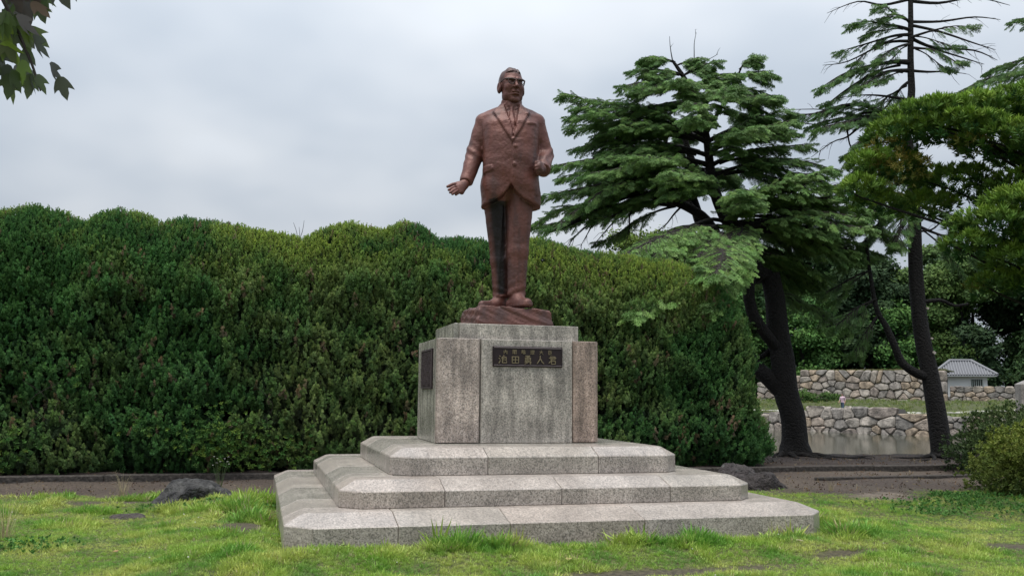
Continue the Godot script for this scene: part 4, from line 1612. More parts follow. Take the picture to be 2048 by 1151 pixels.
func make_cedars() -> void:
	cedar_meshes = [cedar_spray(11), cedar_spray(12)]
	# --- the big leaning cedar beside the hedge's end
	var at := Vector3(7.98, 0.02, -26.1)
	var o := thing("cedar_tree", "big leaning dark cedar with a looped trunk at the end of the hedge", "tree", at)
	var fl := [Flock.new(), Flock.new()]
	var tw := MB.new()
	var tr := func(x: float, y: float, dz: float) -> Vector3: return Vector3(x - 7.98, y, dz)
	var b := MB.new()
	b.col = Color(0.40, 0.36, 0.34)
	var tp := spline([Vector3(0.05, -0.1, 0), Vector3(0.0, 0.9, 0), tr.call(7.80, 1.7, 0), tr.call(7.72, 2.5, 0), tr.call(7.62, 3.4, -0.05), tr.call(7.55, 4.3, -0.05), tr.call(7.42, 5.15, 0.0)], 5)
	b.tube(tp, radii(tp.size(), 0.36, 0.27, 1.4), 18, 0.06, 2.0)
	flare(b, Vector3(0.02, 0.0, 0), 0.35, 0.8)
	b.smooth_normals()
	part("trunk", b.mesh(), M.bark, o)
	# low limb that goes behind the hedge, the loop, and the broken top
	limb(o, "limb", [tr.call(7.72, 1.75, 0.0), tr.call(7.35, 2.15, -0.1), tr.call(6.95, 2.55, -0.3), tr.call(6.6, 3.3, -0.6), tr.call(6.2, 4.3, -1.0), tr.call(5.9, 5.6, -1.2), tr.call(5.7, 6.6, -1.1)], 0.27, 0.12)
	limb(o, "limb", [tr.call(7.50, 3.05, 0.1), tr.call(7.15, 3.45, 0.2), tr.call(6.85, 3.9, 0.25), tr.call(6.72, 4.5, 0.25), tr.call(6.80, 4.98, 0.2), tr.call(7.1, 5.16, 0.1), tr.call(7.38, 5.10, 0.0)], 0.17, 0.15)
	limb(o, "limb", [tr.call(7.45, 3.0, -0.1), tr.call(7.1, 2.75, -0.2), tr.call(6.6, 2.85, -0.3), tr.call(6.3, 3.0, -0.4)], 0.09, 0.05, 8)
	var stem1 := limb(o, "limb", [tr.call(7.20, 4.95, 0.05), tr.call(6.85, 5.6, -0.1), tr.call(6.45, 6.35, -0.1), tr.call(6.05, 7.0, 0.0), tr.call(5.82, 7.7, 0.0), tr.call(5.72, 8.4, 0.0), tr.call(5.62, 9.3, 0.0), tr.call(5.35, 10.3, 0.0), tr.call(4.98, 11.0, 0.0), tr.call(4.68, 11.45, 0.0)], 0.24, 0.04)
	var stem2 := limb(o, "limb", [tr.call(6.40, 6.45, -0.1), tr.call(6.28, 7.1, -0.4), tr.call(5.75, 7.8, -0.5), tr.call(5.3, 8.7, -0.6), tr.call(5.1, 9.4, -0.6)], 0.17, 0.07)
	limb(o, "limb", [tr.call(5.6, 9.2, 0.0), tr.call(5.95, 9.8, 0.0), tr.call(6.4, 10.6, 0.0), tr.call(6.75, 11.35, 0.0)], 0.08, 0.02, 8)
	limb(o, "limb", [tr.call(5.3, 7.1, -0.5), tr.call(4.75, 8.0, -0.6), tr.call(4.55, 8.8, -0.7), tr.call(4.62, 9.6, -0.7)], 0.12, 0.06)
	limb(o, "limb", [tr.call(6.15, 6.3, -0.9), tr.call(5.55, 6.9, -0.4), tr.call(4.6, 7.22, 0.1), tr.call(3.45, 7.32, 0.5), tr.call(2.6, 6.9, 0.8), tr.call(1.5, 6.3, 1.0), tr.call(0.9, 6.05, 1.1)], 0.17, 0.03)
	limb(o, "limb", [tr.call(6.0, 6.0, -1.0), tr.call(5.55, 6.9, -0.8), tr.call(5.3, 7.6, -0.6)], 0.22, 0.12)
	# [start x, y, dz, tip x, y, dz, radius, droop, lush, bright]
	var list := [
		[5.62, 9.2, 0.0, 1.52, 10.22, 0.6, 0.09, 0.10, 1.0, 0.4], [5.65, 9.0, 0.0, 1.75, 9.35, 1.3, 0.08, 0.12, 1.0, 0.45], [5.70, 8.6, 0.0, 1.95, 8.75, 0.3, 0.08, 0.14, 1.0, 0.35],
		[5.35, 8.6, -0.6, 1.6, 8.1, -0.6, 0.08, 0.20, 1.0, 0.35], [5.72, 8.3, 0.0, 1.25, 7.9, 1.5, 0.09, 0.15, 1.0, 0.5], [5.8, 7.9, 0.0, 0.95, 7.15, 1.0, 0.09, 0.17, 1.0, 0.45],
		[5.2, 7.2, -0.3, 0.75, 6.55, 0.4, 0.08, 0.13, 1.0, 0.4], [3.4, 7.3, 0.5, 1.1, 6.1, 1.9, 0.06, 0.10, 0.55, 0.3], [2.7, 6.95, 0.8, 1.6, 5.85, 0.2, 0.05, 0.05, 0.35, 0.25],
		[4.75, 11.4, 0.0, 3.9, 11.45, 0.3, 0.04, 0.12, 1.0, 0.4], [5.0, 11.0, 0.0, 3.55, 10.95, 0.6, 0.05, 0.14, 1.0, 0.45], [5.25, 10.5, 0.0, 3.2, 10.35, 1.0, 0.06, 0.14, 1.0, 0.5], [5.35, 10.2, 0.0, 3.3, 9.75, 0.2, 0.06, 0.14, 1.0, 0.4],
		[5.0, 11.0, 0.0, 5.7, 11.15, 0.8, 0.04, 0.12, 1.0, 0.45], [4.8, 11.3, 0.0, 5.3, 11.45, 0.2, 0.03, 0.10, 1.0, 0.4], [5.2, 10.6, 0.0, 6.2, 10.65, 1.2, 0.05, 0.14, 1.0, 0.5], [5.3, 10.3, 0.0, 4.6, 10.2, 2.0, 0.05, 0.14, 1.0, 0.55], [5.4, 10.0, 0.0, 6.0, 9.9, 2.2, 0.05, 0.14, 1.0, 0.55],
		[6.65, 11.2, 0.0, 6.95, 11.45, 0.3, 0.03, 0.06, 1.0, 0.4], [6.6, 11.0, 0.0, 7.35, 10.9, 0.6, 0.04, 0.12, 1.0, 0.45], [6.5, 10.8, 0.0, 5.7, 10.75, 0.5, 0.04, 0.12, 1.0, 0.4], [6.4, 10.6, 0.0, 7.5, 10.35, 0.2, 0.04, 0.14, 1.0, 0.4], [6.2, 10.2, 0.0, 7.3, 9.95, 1.2, 0.05, 0.15, 1.0, 0.5], [6.0, 9.9, 0.0, 7.9, 9.55, -0.6, 0.05, 0.15, 1.0, 0.35], [5.65, 9.0, 0.0, 7.75, 9.75, 0.6, 0.08, 0.10, 1.0, 0.4], [5.7, 8.7, 0.0, 7.6, 9.2, 1.5, 0.08, 0.14, 1.0, 0.5], [5.75, 8.3, 0.0, 8.35, 8.85, 0.4, 0.08, 0.16, 1.0, 0.4],
		[5.8, 8.0, 0.0, 8.9, 8.1, 0.7, 0.08, 0.18, 1.0, 0.4], [5.4, 9.3, -0.4, 5.5, 10.2, -2.3, 0.07, 0.1, 1.0, 0.3], [5.5, 8.8, -0.4, 3.9, 9.4, -2.4, 0.08, 0.15, 1.0, 0.3], [5.6, 8.2, -0.4, 7.0, 8.6, -2.4, 0.08, 0.15, 1.0, 0.3],
		[5.65, 9.2, 0.1, 4.7, 9.35, 2.4, 0.07, 0.15, 1.0, 0.6], [5.7, 8.5, 0.1, 6.4, 8.7, 2.6, 0.07, 0.16, 1.0, 0.6], [5.85, 7.6, 0.1, 3.1, 7.95, 2.4, 0.08, 0.17, 1.0, 0.65], [5.95, 7.3, 0.1, 4.0, 7.4, 2.9, 0.08, 0.14, 1.0, 0.65],
		[6.1, 6.9, 0.0, 8.3, 7.6, 2.4, 0.08, 0.15, 1.0, 0.7], [6.15, 6.8, 0.0, 9.4, 7.5, 1.4, 0.09, 0.12, 1.0, 0.6], [6.2, 6.8, 0.0, 10.3, 6.8, 0.9, 0.10, 0.14, 1.0, 0.6], [6.3, 6.6, 0.0, 10.9, 6.1, 0.2, 0.09, 0.14, 1.0, 0.5],
		[6.4, 6.5, 0.0, 6.0, 6.9, 2.9, 0.07, 0.12, 1.0, 0.7], [6.5, 6.5, 0.0, 10.2, 5.7, 0.0, 0.09, 0.13, 1.0, 0.5], [6.6, 6.5, 0.0, 9.3, 6.1, 2.2, 0.08, 0.14, 1.0, 0.6], [6.8, 5.9, -0.4, 9.2, 5.2, -0.8, 0.07, 0.12, 1.0, 0.45],
		[6.45, 6.3, 0.0, 2.7, 3.50, 6.1, 0.09, 0.22, 1.0, 0.85], [6.5, 6.1, 0.1, 4.45, 3.70, 5.5, 0.07, 0.20, 1.0, 0.85], [6.4, 6.5, 0.1, 2.6, 4.90, 4.8, 0.08, 0.16, 1.0, 0.75], [6.6, 6.1, 0.1, 4.35, 4.6, 5.1, 0.06, 0.16, 1.0, 0.8], [6.7, 6.0, -0.6, 8.9, 4.7, -2.4, 0.06, 0.16, 1.0, 0.4], [6.6, 6.2, -0.6, 9.6, 5.0, -1.6, 0.06, 0.16, 1.0, 0.4], [6.6, 6.2, 0.1, 5.8, 5.7, 2.9, 0.06, 0.12, 1.0, 0.75],
		[6.2, 6.6, -0.3, 9.6, 6.4, -1.8, 0.09, 0.12, 1.0, 0.3], [6.3, 6.2, -0.3, 8.7, 5.4, -2.2, 0.08, 0.12, 1.0, 0.3], [7.5, 4.7, -0.3, 9.3, 4.0, -1.0, 0.05, 0.12, 0.9, 0.35], [7.45, 3.3, -0.1, 6.9, 3.75, 0.1, 0.03, 0.1, 0.6, 0.5]]
	for k in list:
		cedar_bough(o, fl, tw, tr.call(k[0], k[1], k[2]), tr.call(k[3], k[4], k[5]), k[6], k[7], k[8], k[9], 0.42 if k[5] > 3.9 else 0.2)
		if k[8] > 0.9:                                   # thinner limbs that fill the plates between the main ones
			for j in (2 if k[5] > 3.9 else 4):
				var far: Vector3 = tr.call(k[3], k[4], k[5])
				var from: Vector3 = tr.call(k[0], k[1], k[2])
				var l := from.distance_to(far)
				var to := from.lerp(far, rng.randf_range(0.55, 0.9)) + Vector3(rng.randf_range(-0.12, 0.12) * l, rng.randf_range(-0.14, 0.02) * l, rng.randf_range(-0.28, 0.28) * l)
				cedar_bough(o, fl, tw, from.lerp(far, 0.1), to, k[6] * 0.6, k[7], k[8], k[9], 0.5 if k[5] > 3.9 else 0.25)
	for k in [[4.68, 11.45, 0.0, 4.60, 12.2, 0.0, 0.02, 1], [5.15, 11.0, 0.3, 5.33, 12.2, 0.3, 0.02, 1], [5.3, 11.2, 0.3, 5.95, 11.55, 0.3, 0.015, 2], [2.6, 6.9, 0.8, 1.9, 5.75, 0.7, 0.04, 9], [3.4, 7.2, 0.5, 2.2, 5.7, 0.9, 0.05, 12], [3.5, 7.1, 0.5, 3.1, 5.7, 0.7, 0.04, 10], [5.0, 7.2, 0, 4.0, 6.2, 0.4, 0.04, 8], [5.7, 8.2, 0, 4.4, 8.3, 0.3, 0.04, 4]]:
		bare_twigs(o, tr.call(k[0], k[1], k[2]), tr.call(k[3], k[4], k[5]), k[6], k[7])
	for i in 2:
		flock("needles", fl[i], cedar_meshes[i], M.needle, o)
	part("twigs", tw.mesh(), M.twig, o, "stuff")
	roots(o, at, [[2.6, 1.2, 0.09], [1.9, 1.0, 0.08], [1.2, 1.3, 0.07], [0.5, 1.7, 0.07], [0.15, 1.9, 0.06], [3.1, 0.8, 0.06], [0.9, 0.9, 0.06]])

	# --- the straight cedar further right
	at = Vector3(12.12, 0.02, -26.05)
	o = thing("cedar_tree", "tall sparse cedar with a straight bare trunk on the right above the moat bank", "tree", at)
	fl = [Flock.new(), Flock.new()]
	tw = MB.new()
	var t2 := func(x: float, y: float, dz: float) -> Vector3: return Vector3(x - 12.12, y, dz)
	b = MB.new()
	b.col = Color(0.40, 0.36, 0.34)
	tp = spline([Vector3(0, -0.15, 0), t2.call(12.0, 1.2, 0), t2.call(11.82, 2.5, 0), t2.call(11.65, 3.7, 0), t2.call(11.57, 5.3, 0), t2.call(11.62, 7.05, 0), t2.call(11.55, 8.7, 0), t2.call(11.38, 9.9, 0), t2.call(11.66, 10.4, 0), t2.call(11.69, 11.5, 0), t2.call(11.77, 13.4, 0), t2.call(11.8, 17.0, 0)], 4)
	b.tube(tp, radii(tp.size(), 0.295, 0.05, 0.85), 16, 0.05, 3.0)
	flare(b, Vector3(0.0, 0.0, 0), 0.285, 0.5)
	b.smooth_normals()
	part("trunk", b.mesh(), M.bark, o)
	limb(o, "limb", [t2.call(11.85, 2.25, 0), t2.call(11.5, 2.3, 0.1), t2.call(11.0, 2.6, 0.2), t2.call(10.75, 3.1, 0.3), t2.call(10.55, 3.6, 0.3), t2.call(10.3, 4.1, 0.3), t2.call(10.2, 5.0, 0.2), t2.call(10.1, 6.1, 0.2)], 0.15, 0.04, 9)
	limb(o, "limb", [t2.call(11.7, 4.35, 0), t2.call(12.2, 4.4, 0.1), t2.call(12.6, 4.25, 0.1), t2.call(12.95, 4.3, 0.2)], 0.07, 0.03, 7)
	var l2 := [
		[11.65, 9.75, 0, 8.05, 9.7, 0.5, 0.11, 0.10, 0.75, 0.25], [11.62, 9.6, 0, 8.6, 9.1, 1.2, 0.08, 0.12, 0.7, 0.25], [11.5, 9.5, 0, 9.6, 8.6, 1.4, 0.07, 0.12, 0.6, 0.2], [11.68, 11.45, 0, 9.0, 10.6, 0.4, 0.09, 0.16, 0.75, 0.25], [11.6, 11.2, 0, 9.7, 10.3, 1.2, 0.07, 0.12, 0.6, 0.25],
		[11.70, 12.3, 0, 9.65, 11.7, 0.3, 0.06, 0.10, 0.5, 0.25], [11.7, 12.45, 0, 9.9, 12.4, 0.6, 0.06, 0.10, 0.75, 0.3], [11.7, 12.7, 0, 10.5, 12.75, 0.9, 0.05, 0.10, 0.6, 0.3], [11.7, 12.0, 0, 10.4, 11.2, 0.9, 0.05, 0.12, 0.55, 0.25],
		[11.7, 11.9, 0, 12.6, 11.2, 0.8, 0.05, 0.14, 0.6, 0.25], [11.7, 12.2, 0, 12.9, 12.2, 0.9, 0.05, 0.10, 0.4, 0.25], [11.6, 9.9, 0, 13.4, 9.6, 0.8, 0.06, 0.12, 0.7, 0.25], [11.55, 9.7, 0, 14.4, 9.7, 0.2, 0.07, 0.10, 0.7, 0.25], [11.6, 9.9, 0, 12.3, 9.7, 2.0, 0.06, 0.14, 0.7, 0.3],
		[11.6, 9.2, 0, 9.3, 7.6, -0.4, 0.07, 0.14, 0.9, 0.2], [11.6, 8.6, 0, 9.9, 7.2, 0.9, 0.07, 0.14, 0.9, 0.25], [11.62, 8.1, 0, 9.8, 6.4, 0.4, 0.07, 0.14, 1.0, 0.2], [11.6, 7.6, 0, 9.9, 5.6, -0.5, 0.06, 0.14, 1.0, 0.2], [11.6, 7.4, 0, 10.6, 5.9, 1.0, 0.06, 0.12, 0.8, 0.3], [11.6, 7.2, 0, 13.2, 6.3, 0.6, 0.06, 0.12, 0.8, 0.2], [11.6, 6.6, 0, 13.4, 5.2, 0.3, 0.06, 0.14, 0.8, 0.2],
		[10.3, 4.4, 0.3, 9.0, 3.6, 0.7, 0.04, 0.12, 0.9, 0.2], [10.4, 4.0, 0.3, 9.6, 2.9, 0.4, 0.04, 0.14, 0.8, 0.2], [10.2, 5.2, 0.2, 8.9, 4.6, 0.3, 0.04, 0.12, 0.9, 0.25], [11.7, 10.9, 0, 11.4, 10.3, -2.3, 0.06, 0.14, 0.6, 0.25], [11.6, 8.8, 0, 12.6, 7.9, -2.0, 0.07, 0.14, 0.9, 0.2], [11.7, 14.2, 0, 10.4, 13.9, 0.5, 0.05, 0.1, 0.6, 0.3]]
	for k in l2:
		cedar_bough(o, fl, tw, t2.call(k[0], k[1], k[2]), t2.call(k[3], k[4], k[5]), k[6], k[7], k[8], k[9], 0.3)
		var end: Vector3 = t2.call(k[3], k[4], k[5])
		var root: Vector3 = t2.call(k[0], k[1], k[2])
		var to := root.lerp(end, rng.randf_range(0.6, 0.85)) + rnd3(0.14) * root.distance_to(end) - Vector3.UP * 0.25
		cedar_bough(o, fl, tw, root.lerp(end, 0.12), to, k[6] * 0.5, k[7], k[8] * 0.9, k[9], 0.3)
	for k in [[11.75, 13.4, 0, 9.2, 12.85, 0.2, 0.05, 8], [11.75, 13.35, 0, 14.55, 13.1, 0.3, 0.06, 16], [11.75, 12.7, 0, 14.3, 12.7, 0.2, 0.05, 7], [11.72, 12.6, 0, 14.0, 11.7, 0.4, 0.05, 14], [11.72, 12.2, 0, 14.2, 11.5, 0.1, 0.06, 14], [12.3, 11.8, 0.2, 13.7, 11.3, 0.3, 0.04, 6], [11.7, 11.2, 0, 13.2, 11.05, 0.2, 0.05, 5], [11.7, 12.1, 0, 9.2, 11.45, -0.3, 0.05, 12],
			[11.5, 9.8, 0, 7.6, 9.75, 0.2, 0.05, 14], [11.5, 9.9, 0, 8.0, 10.1, -0.4, 0.04, 8], [10.4, 9.5, 0.3, 9.4, 8.1, 0.3, 0.04, 14], [10.0, 9.4, 0.3, 8.6, 8.5, 0.2, 0.04, 10], [9.6, 9.3, 0.4, 9.9, 8.1, 0.2, 0.03, 10], [11.6, 10.3, 0, 9.4, 10.2, 0.5, 0.05, 18], [11.6, 10.2, 0, 13.0, 9.5, 0.4, 0.04, 10], [11.6, 7.4, 0, 10.4, 7.6, 0.2, 0.04, 10], [11.6, 6.9, 0, 10.2, 6.7, 0.4, 0.04, 12], [11.6, 6.4, 0, 12.9, 6.7, 0.3, 0.04, 9]]:
		bare_twigs(o, t2.call(k[0], k[1], k[2]), t2.call(k[3], k[4], k[5]), k[6], k[7])
	for i in 2:
		flock("needles", fl[i], cedar_meshes[i], M.needle, o)
	part("twigs", tw.mesh(), M.twig, o, "stuff")
	for k in [[Vector3(-0.23, 2.9, 0.235), 0.05], [Vector3(-0.36, 4.15, 0.225), 0.04], [Vector3(-0.28, 3.3, 0.235), 0.035]]:
		var kn := MB.new()
		kn.tube(PackedVector3Array([k[0], k[0] + Vector3(0, 0, 0.05)]), radii(2, k[1], k[1] * 0.8), 9)
		part("pruned_knot", kn.mesh(), plain(0.42, 0.38, 0.33), o)
	roots(o, at, [[2.9, 1.3, 0.07], [2.4, 1.6, 0.06], [1.4, 0.9, 0.07], [0.4, 1.0, 0.06], [2.0, 0.9, 0.06]])

	# --- the cedar at the right edge whose boughs hang into view
	at = Vector3(17.6, 0.05, -25.5)
	o = thing("cedar_tree", "cedar at the far right whose feathery boughs hang into the top corner", "tree", at)
	fl = [Flock.new(), Flock.new()]
	tw = MB.new()
	limb(o, "trunk", [Vector3(0, -0.2, 0), Vector3(0.1, 5, 0), Vector3(0.0, 11, 0), Vector3(0.05, 18, 0)], 0.4, 0.1, 14)
	for k in [[13.4, -2.6, 14.0, 0.4], [12.5, -3.3, 12.3, 0.6], [12.0, -2.4, 11.5, 1.6], [11.6, -3.4, 11.3, -0.6], [11.0, -5.0, 10.2, 0.5], [10.6, -3.6, 9.9, 1.6], [10.2, -4.6, 9.5, -0.3], [9.8, -3.0, 9.0, 0.8], [13.8, -2.2, 13.2, 1.6], [14.4, -2.9, 14.3, 1.0], [15.0, -2.2, 14.8, 0.4], [9.2, -3.4, 8.4, 1.0], [12.8, -1.8, 12.5, 2.4]]:
		cedar_bough(o, fl, tw, Vector3(0, k[0], 0), Vector3(k[1], k[2] - 0.0, k[3]), 0.08, 0.12, 0.95, 0.35, 0.25)
	for i in 2:
		flock("needles", fl[i], cedar_meshes[i], M.needle, o)
	part("twigs", tw.mesh(), M.twig, o, "stuff")


# ------------------------------------------------------------------ broad crowns
func crown(o: Node3D, called: String, pads: Array, mesh: ArrayMesh, per_m2: float, size: Vector2, c0: Color, c1: Color, flat := 0.4, inside := 0.35) -> void:
	# leaf tufts over the upper shells of ellipsoidal pads (centre, radii), top light and underside shade painted into their colour, varied by pad
	var fl := Flock.new()
	var nz := noise(1.1, 140, 3)
	for pd in pads:
		var ce: Vector3 = pd[0]
		var r: Vector3 = pd[1]
		var area := 4.0 * PI * pow((pow(r.x * r.y, 1.6) + pow(r.x * r.z, 1.6) + pow(r.y * r.z, 1.6)) / 3.0, 1.0 / 1.6)
		var mix0 := rng.randf()
		for i in int(area * per_m2):
			var u := Vector3(rng.randfn(), rng.randfn(), rng.randfn()).normalized()
			if u.y < -0.35 and rng.randf() < 0.6:
				u.y = -u.y
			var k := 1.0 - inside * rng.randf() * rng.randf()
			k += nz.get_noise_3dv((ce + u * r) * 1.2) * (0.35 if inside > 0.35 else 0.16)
			var p := ce + u * r * k
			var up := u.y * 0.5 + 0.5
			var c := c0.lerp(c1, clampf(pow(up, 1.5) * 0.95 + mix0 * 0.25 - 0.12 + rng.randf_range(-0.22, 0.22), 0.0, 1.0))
			var dir := (u + Vector3.UP * flat * 2.0 + rnd3(0.45)).normalized()
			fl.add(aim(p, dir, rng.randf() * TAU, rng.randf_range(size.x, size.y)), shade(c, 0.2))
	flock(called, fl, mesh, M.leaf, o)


func make_near_trees() -> void:
	# yew pine with cloud-like pads, its trunk just out of view on the right
	var at := Vector3(9.6, 0.0, -14.3)
	var o := thing("yew_pine_tree", "bright green yew pine with layered leafy pads reaching in from the right", "tree", at)
	limb(o, "trunk", [Vector3(0, -0.2, 0), Vector3(-0.15, 1.6, 0), Vector3(0.1, 3.2, 0), Vector3(-0.2, 4.8, 0), Vector3(-0.1, 6.4, 0)], 0.24, 0.07)
	var pads := []
	for k in [[6.55, 6.05, 0.2, 0.55, 0.20, 0.6], [7.35, 6.10, 0.0, 0.75, 0.26, 0.8], [8.2, 6.25, 0.1, 0.8, 0.3, 0.8], [6.15, 5.75, 0.1, 0.5, 0.22, 0.6], [6.9, 5.75, 0.5, 0.6, 0.22, 0.6], [5.65, 5.25, 0.1, 0.36, 0.24, 0.5], [5.45, 4.85, 0.2, 0.28, 0.2, 0.4], [6.3, 5.35, -0.5, 0.45, 0.22, 0.5],
			[7.6, 5.55, 0.6, 0.7, 0.24, 0.7], [8.3, 5.4, 0.8, 0.7, 0.26, 0.7], [7.2, 5.15, -0.5, 0.7, 0.25, 0.6], [8.0, 4.85, 0.2, 0.6, 0.28, 0.7], [6.8, 4.75, -0.6, 0.5, 0.2, 0.5], [5.9, 4.7, -0.2, 0.4, 0.2, 0.4],
			[7.7, 4.45, 1.1, 0.75, 0.24, 0.7], [7.15, 4.15, 1.0, 0.6, 0.22, 0.6], [6.75, 3.85, 0.9, 0.36, 0.18, 0.45], [7.9, 3.95, 1.2, 0.65, 0.25, 0.7], [7.4, 3.65, 1.0, 0.5, 0.22, 0.5], [7.75, 3.3, 0.9, 0.5, 0.24, 0.5], [7.25, 3.3, 0.7, 0.35, 0.18, 0.4], [8.3, 3.5, 0.6, 0.6, 0.28, 0.6], [8.6, 4.6, 0.4, 0.7, 0.3, 0.8], [8.7, 5.6, -0.3, 0.8, 0.3, 0.8]]:
		pads.append([Vector3(k[0] - 9.6, k[1], k[2]), Vector3(k[3], k[4], k[5])])
	crown(o, "leaves", pads, whorl(41, 11, 1.05, 0.20), 105.0, Vector2(0.10, 0.165), Color(0.030, 0.085, 0.022), Color(0.235, 0.365, 0.052), 0.5, 0.55)
	for n in range(0, pads.size(), 2):
		var pd: Array = pads[n]
		var c: Vector3 = pd[0]
		var s := Vector3(-0.1, clampf(c.y - 0.9, 1.5, 6.0), 0.0)
		var b := MB.new()
		b.col = Color(0.5, 0.46, 0.42)
		var p := spline([s, s.lerp(c, 0.35) + Vector3(0, -0.3, 0) + rnd3(0.2), s.lerp(c, 0.7) + Vector3(0, -0.22, 0) + rnd3(0.15), c - Vector3(0, 0.1, 0), c + Vector3(-pd[1].x * 0.6, 0.02, 0)], 4)
		b.tube(p, radii(p.size(), 0.038, 0.008), 6)
		part("branch", b.mesh(), M.bark, o)
	var yl := [[Vector3(6.05 - 9.6, 5.15, 0.3), Vector3(0.45, 0.32, 0.4)], [Vector3(5.85 - 9.6, 5.5, 0.2), Vector3(0.3, 0.16, 0.3)], [Vector3(7.0 - 9.6, 5.5, 0.6), Vector3(0.28, 0.12, 0.3)], [Vector3(7.0 - 9.6, 3.3, 0.6), Vector3(0.15, 0.12, 0.2)]]
	crown(o, "yellowing_leaves", yl, whorl(42, 8, 1.2, 0.2), 60.0, Vector2(0.07, 0.11), Color(0.11, 0.13, 0.03), Color(0.26, 0.21, 0.045), 0.3, 0.6)

	# two clipped azalea bushes at the right
	o = thing("azalea_bush", "rounded azalea bush with yellow green leaf tips at the right edge", "bush", Vector3(9.75, 0.0, -16.3))
	var dome := [[Vector3(-0.05, 0.25, 0.0), Vector3(1.42, 1.0, 1.4)], [Vector3(0.9, 0.2, 0.8), Vector3(1.3, 0.95, 1.2)], [Vector3(-0.75, 0.15, 0.5), Vector3(0.7, 0.62, 0.7)]]
	crown(o, "leaves", dome, whorl(43, 8, 1.15, 0.34), 230.0, Vector2(0.06, 0.095), Color(0.045, 0.085, 0.026), Color(0.24, 0.29, 0.055), 0.35, 0.42)
	var tw := MB.new()
	for i in 70:
		var d := Vector3(rng.randfn(0, 0.6), rng.randf_range(0.5, 1.0), rng.randfn(0, 0.6)).normalized()
		var a := Vector3(rng.randfn(0, 0.3), 0.0, rng.randfn(0, 0.3))
		tw.tube(PackedVector3Array([a, a + d * 0.55 + rnd3(0.06), a + d * 1.05 + rnd3(0.12)]), radii(3, 0.014, 0.004), 5)
	part("stems", tw.mesh(), M.twig, o, "stuff")
	o = thing("azalea_bush", "dark green azalea bush behind the yellow tipped one beside the stone post", "bush", Vector3(11.6, 0.1, -20.5))
	crown(o, "leaves", [[Vector3(-0.3, 0.3, 0), Vector3(1.5, 1.05, 1.3)], [Vector3(1.2, 0.3, 0.2), Vector3(1.4, 1.1, 1.2)], [Vector3(-1.1, 0.2, 0.4), Vector3(0.6, 0.6, 0.6)]], whorl(44, 9, 1.15, 0.32), 190.0, Vector2(0.06, 0.09), Color(0.030, 0.058, 0.022), Color(0.075, 0.115, 0.034), 0.35, 0.42)
	part("stems", tw.mesh(), M.twig, o, "stuff")

	# a light green broadleaf tree seen through the cedar
	o = thing("broadleaf_tree", "light green broadleaf tree seen behind the hedge through the cedar", "tree", Vector3(7.4, 0.2, -46.0))
	limb(o, "trunk", [Vector3(0, -2, 0), Vector3(0.1, 3, 0), Vector3(-0.3, 6, 0), Vector3(-0.6, 9.5, 0)], 0.3, 0.08)
	var lp := []
	for i in 16:
		lp.append([Vector3(rng.randf_range(-3.0, 1.6), rng.randf_range(5.6, 9.6), rng.randf_range(-1.5, 1.5)), Vector3(rng.randf_range(0.6, 1.1), rng.randf_range(0.4, 0.7), 0.9)])
	crown(o, "leaves", lp, leaf_clump(51, 12, 0.42), 7.0, Vector2(0.35, 0.6), Color(0.05, 0.10, 0.02), Color(0.15, 0.21, 0.035), 0.2, 0.8)


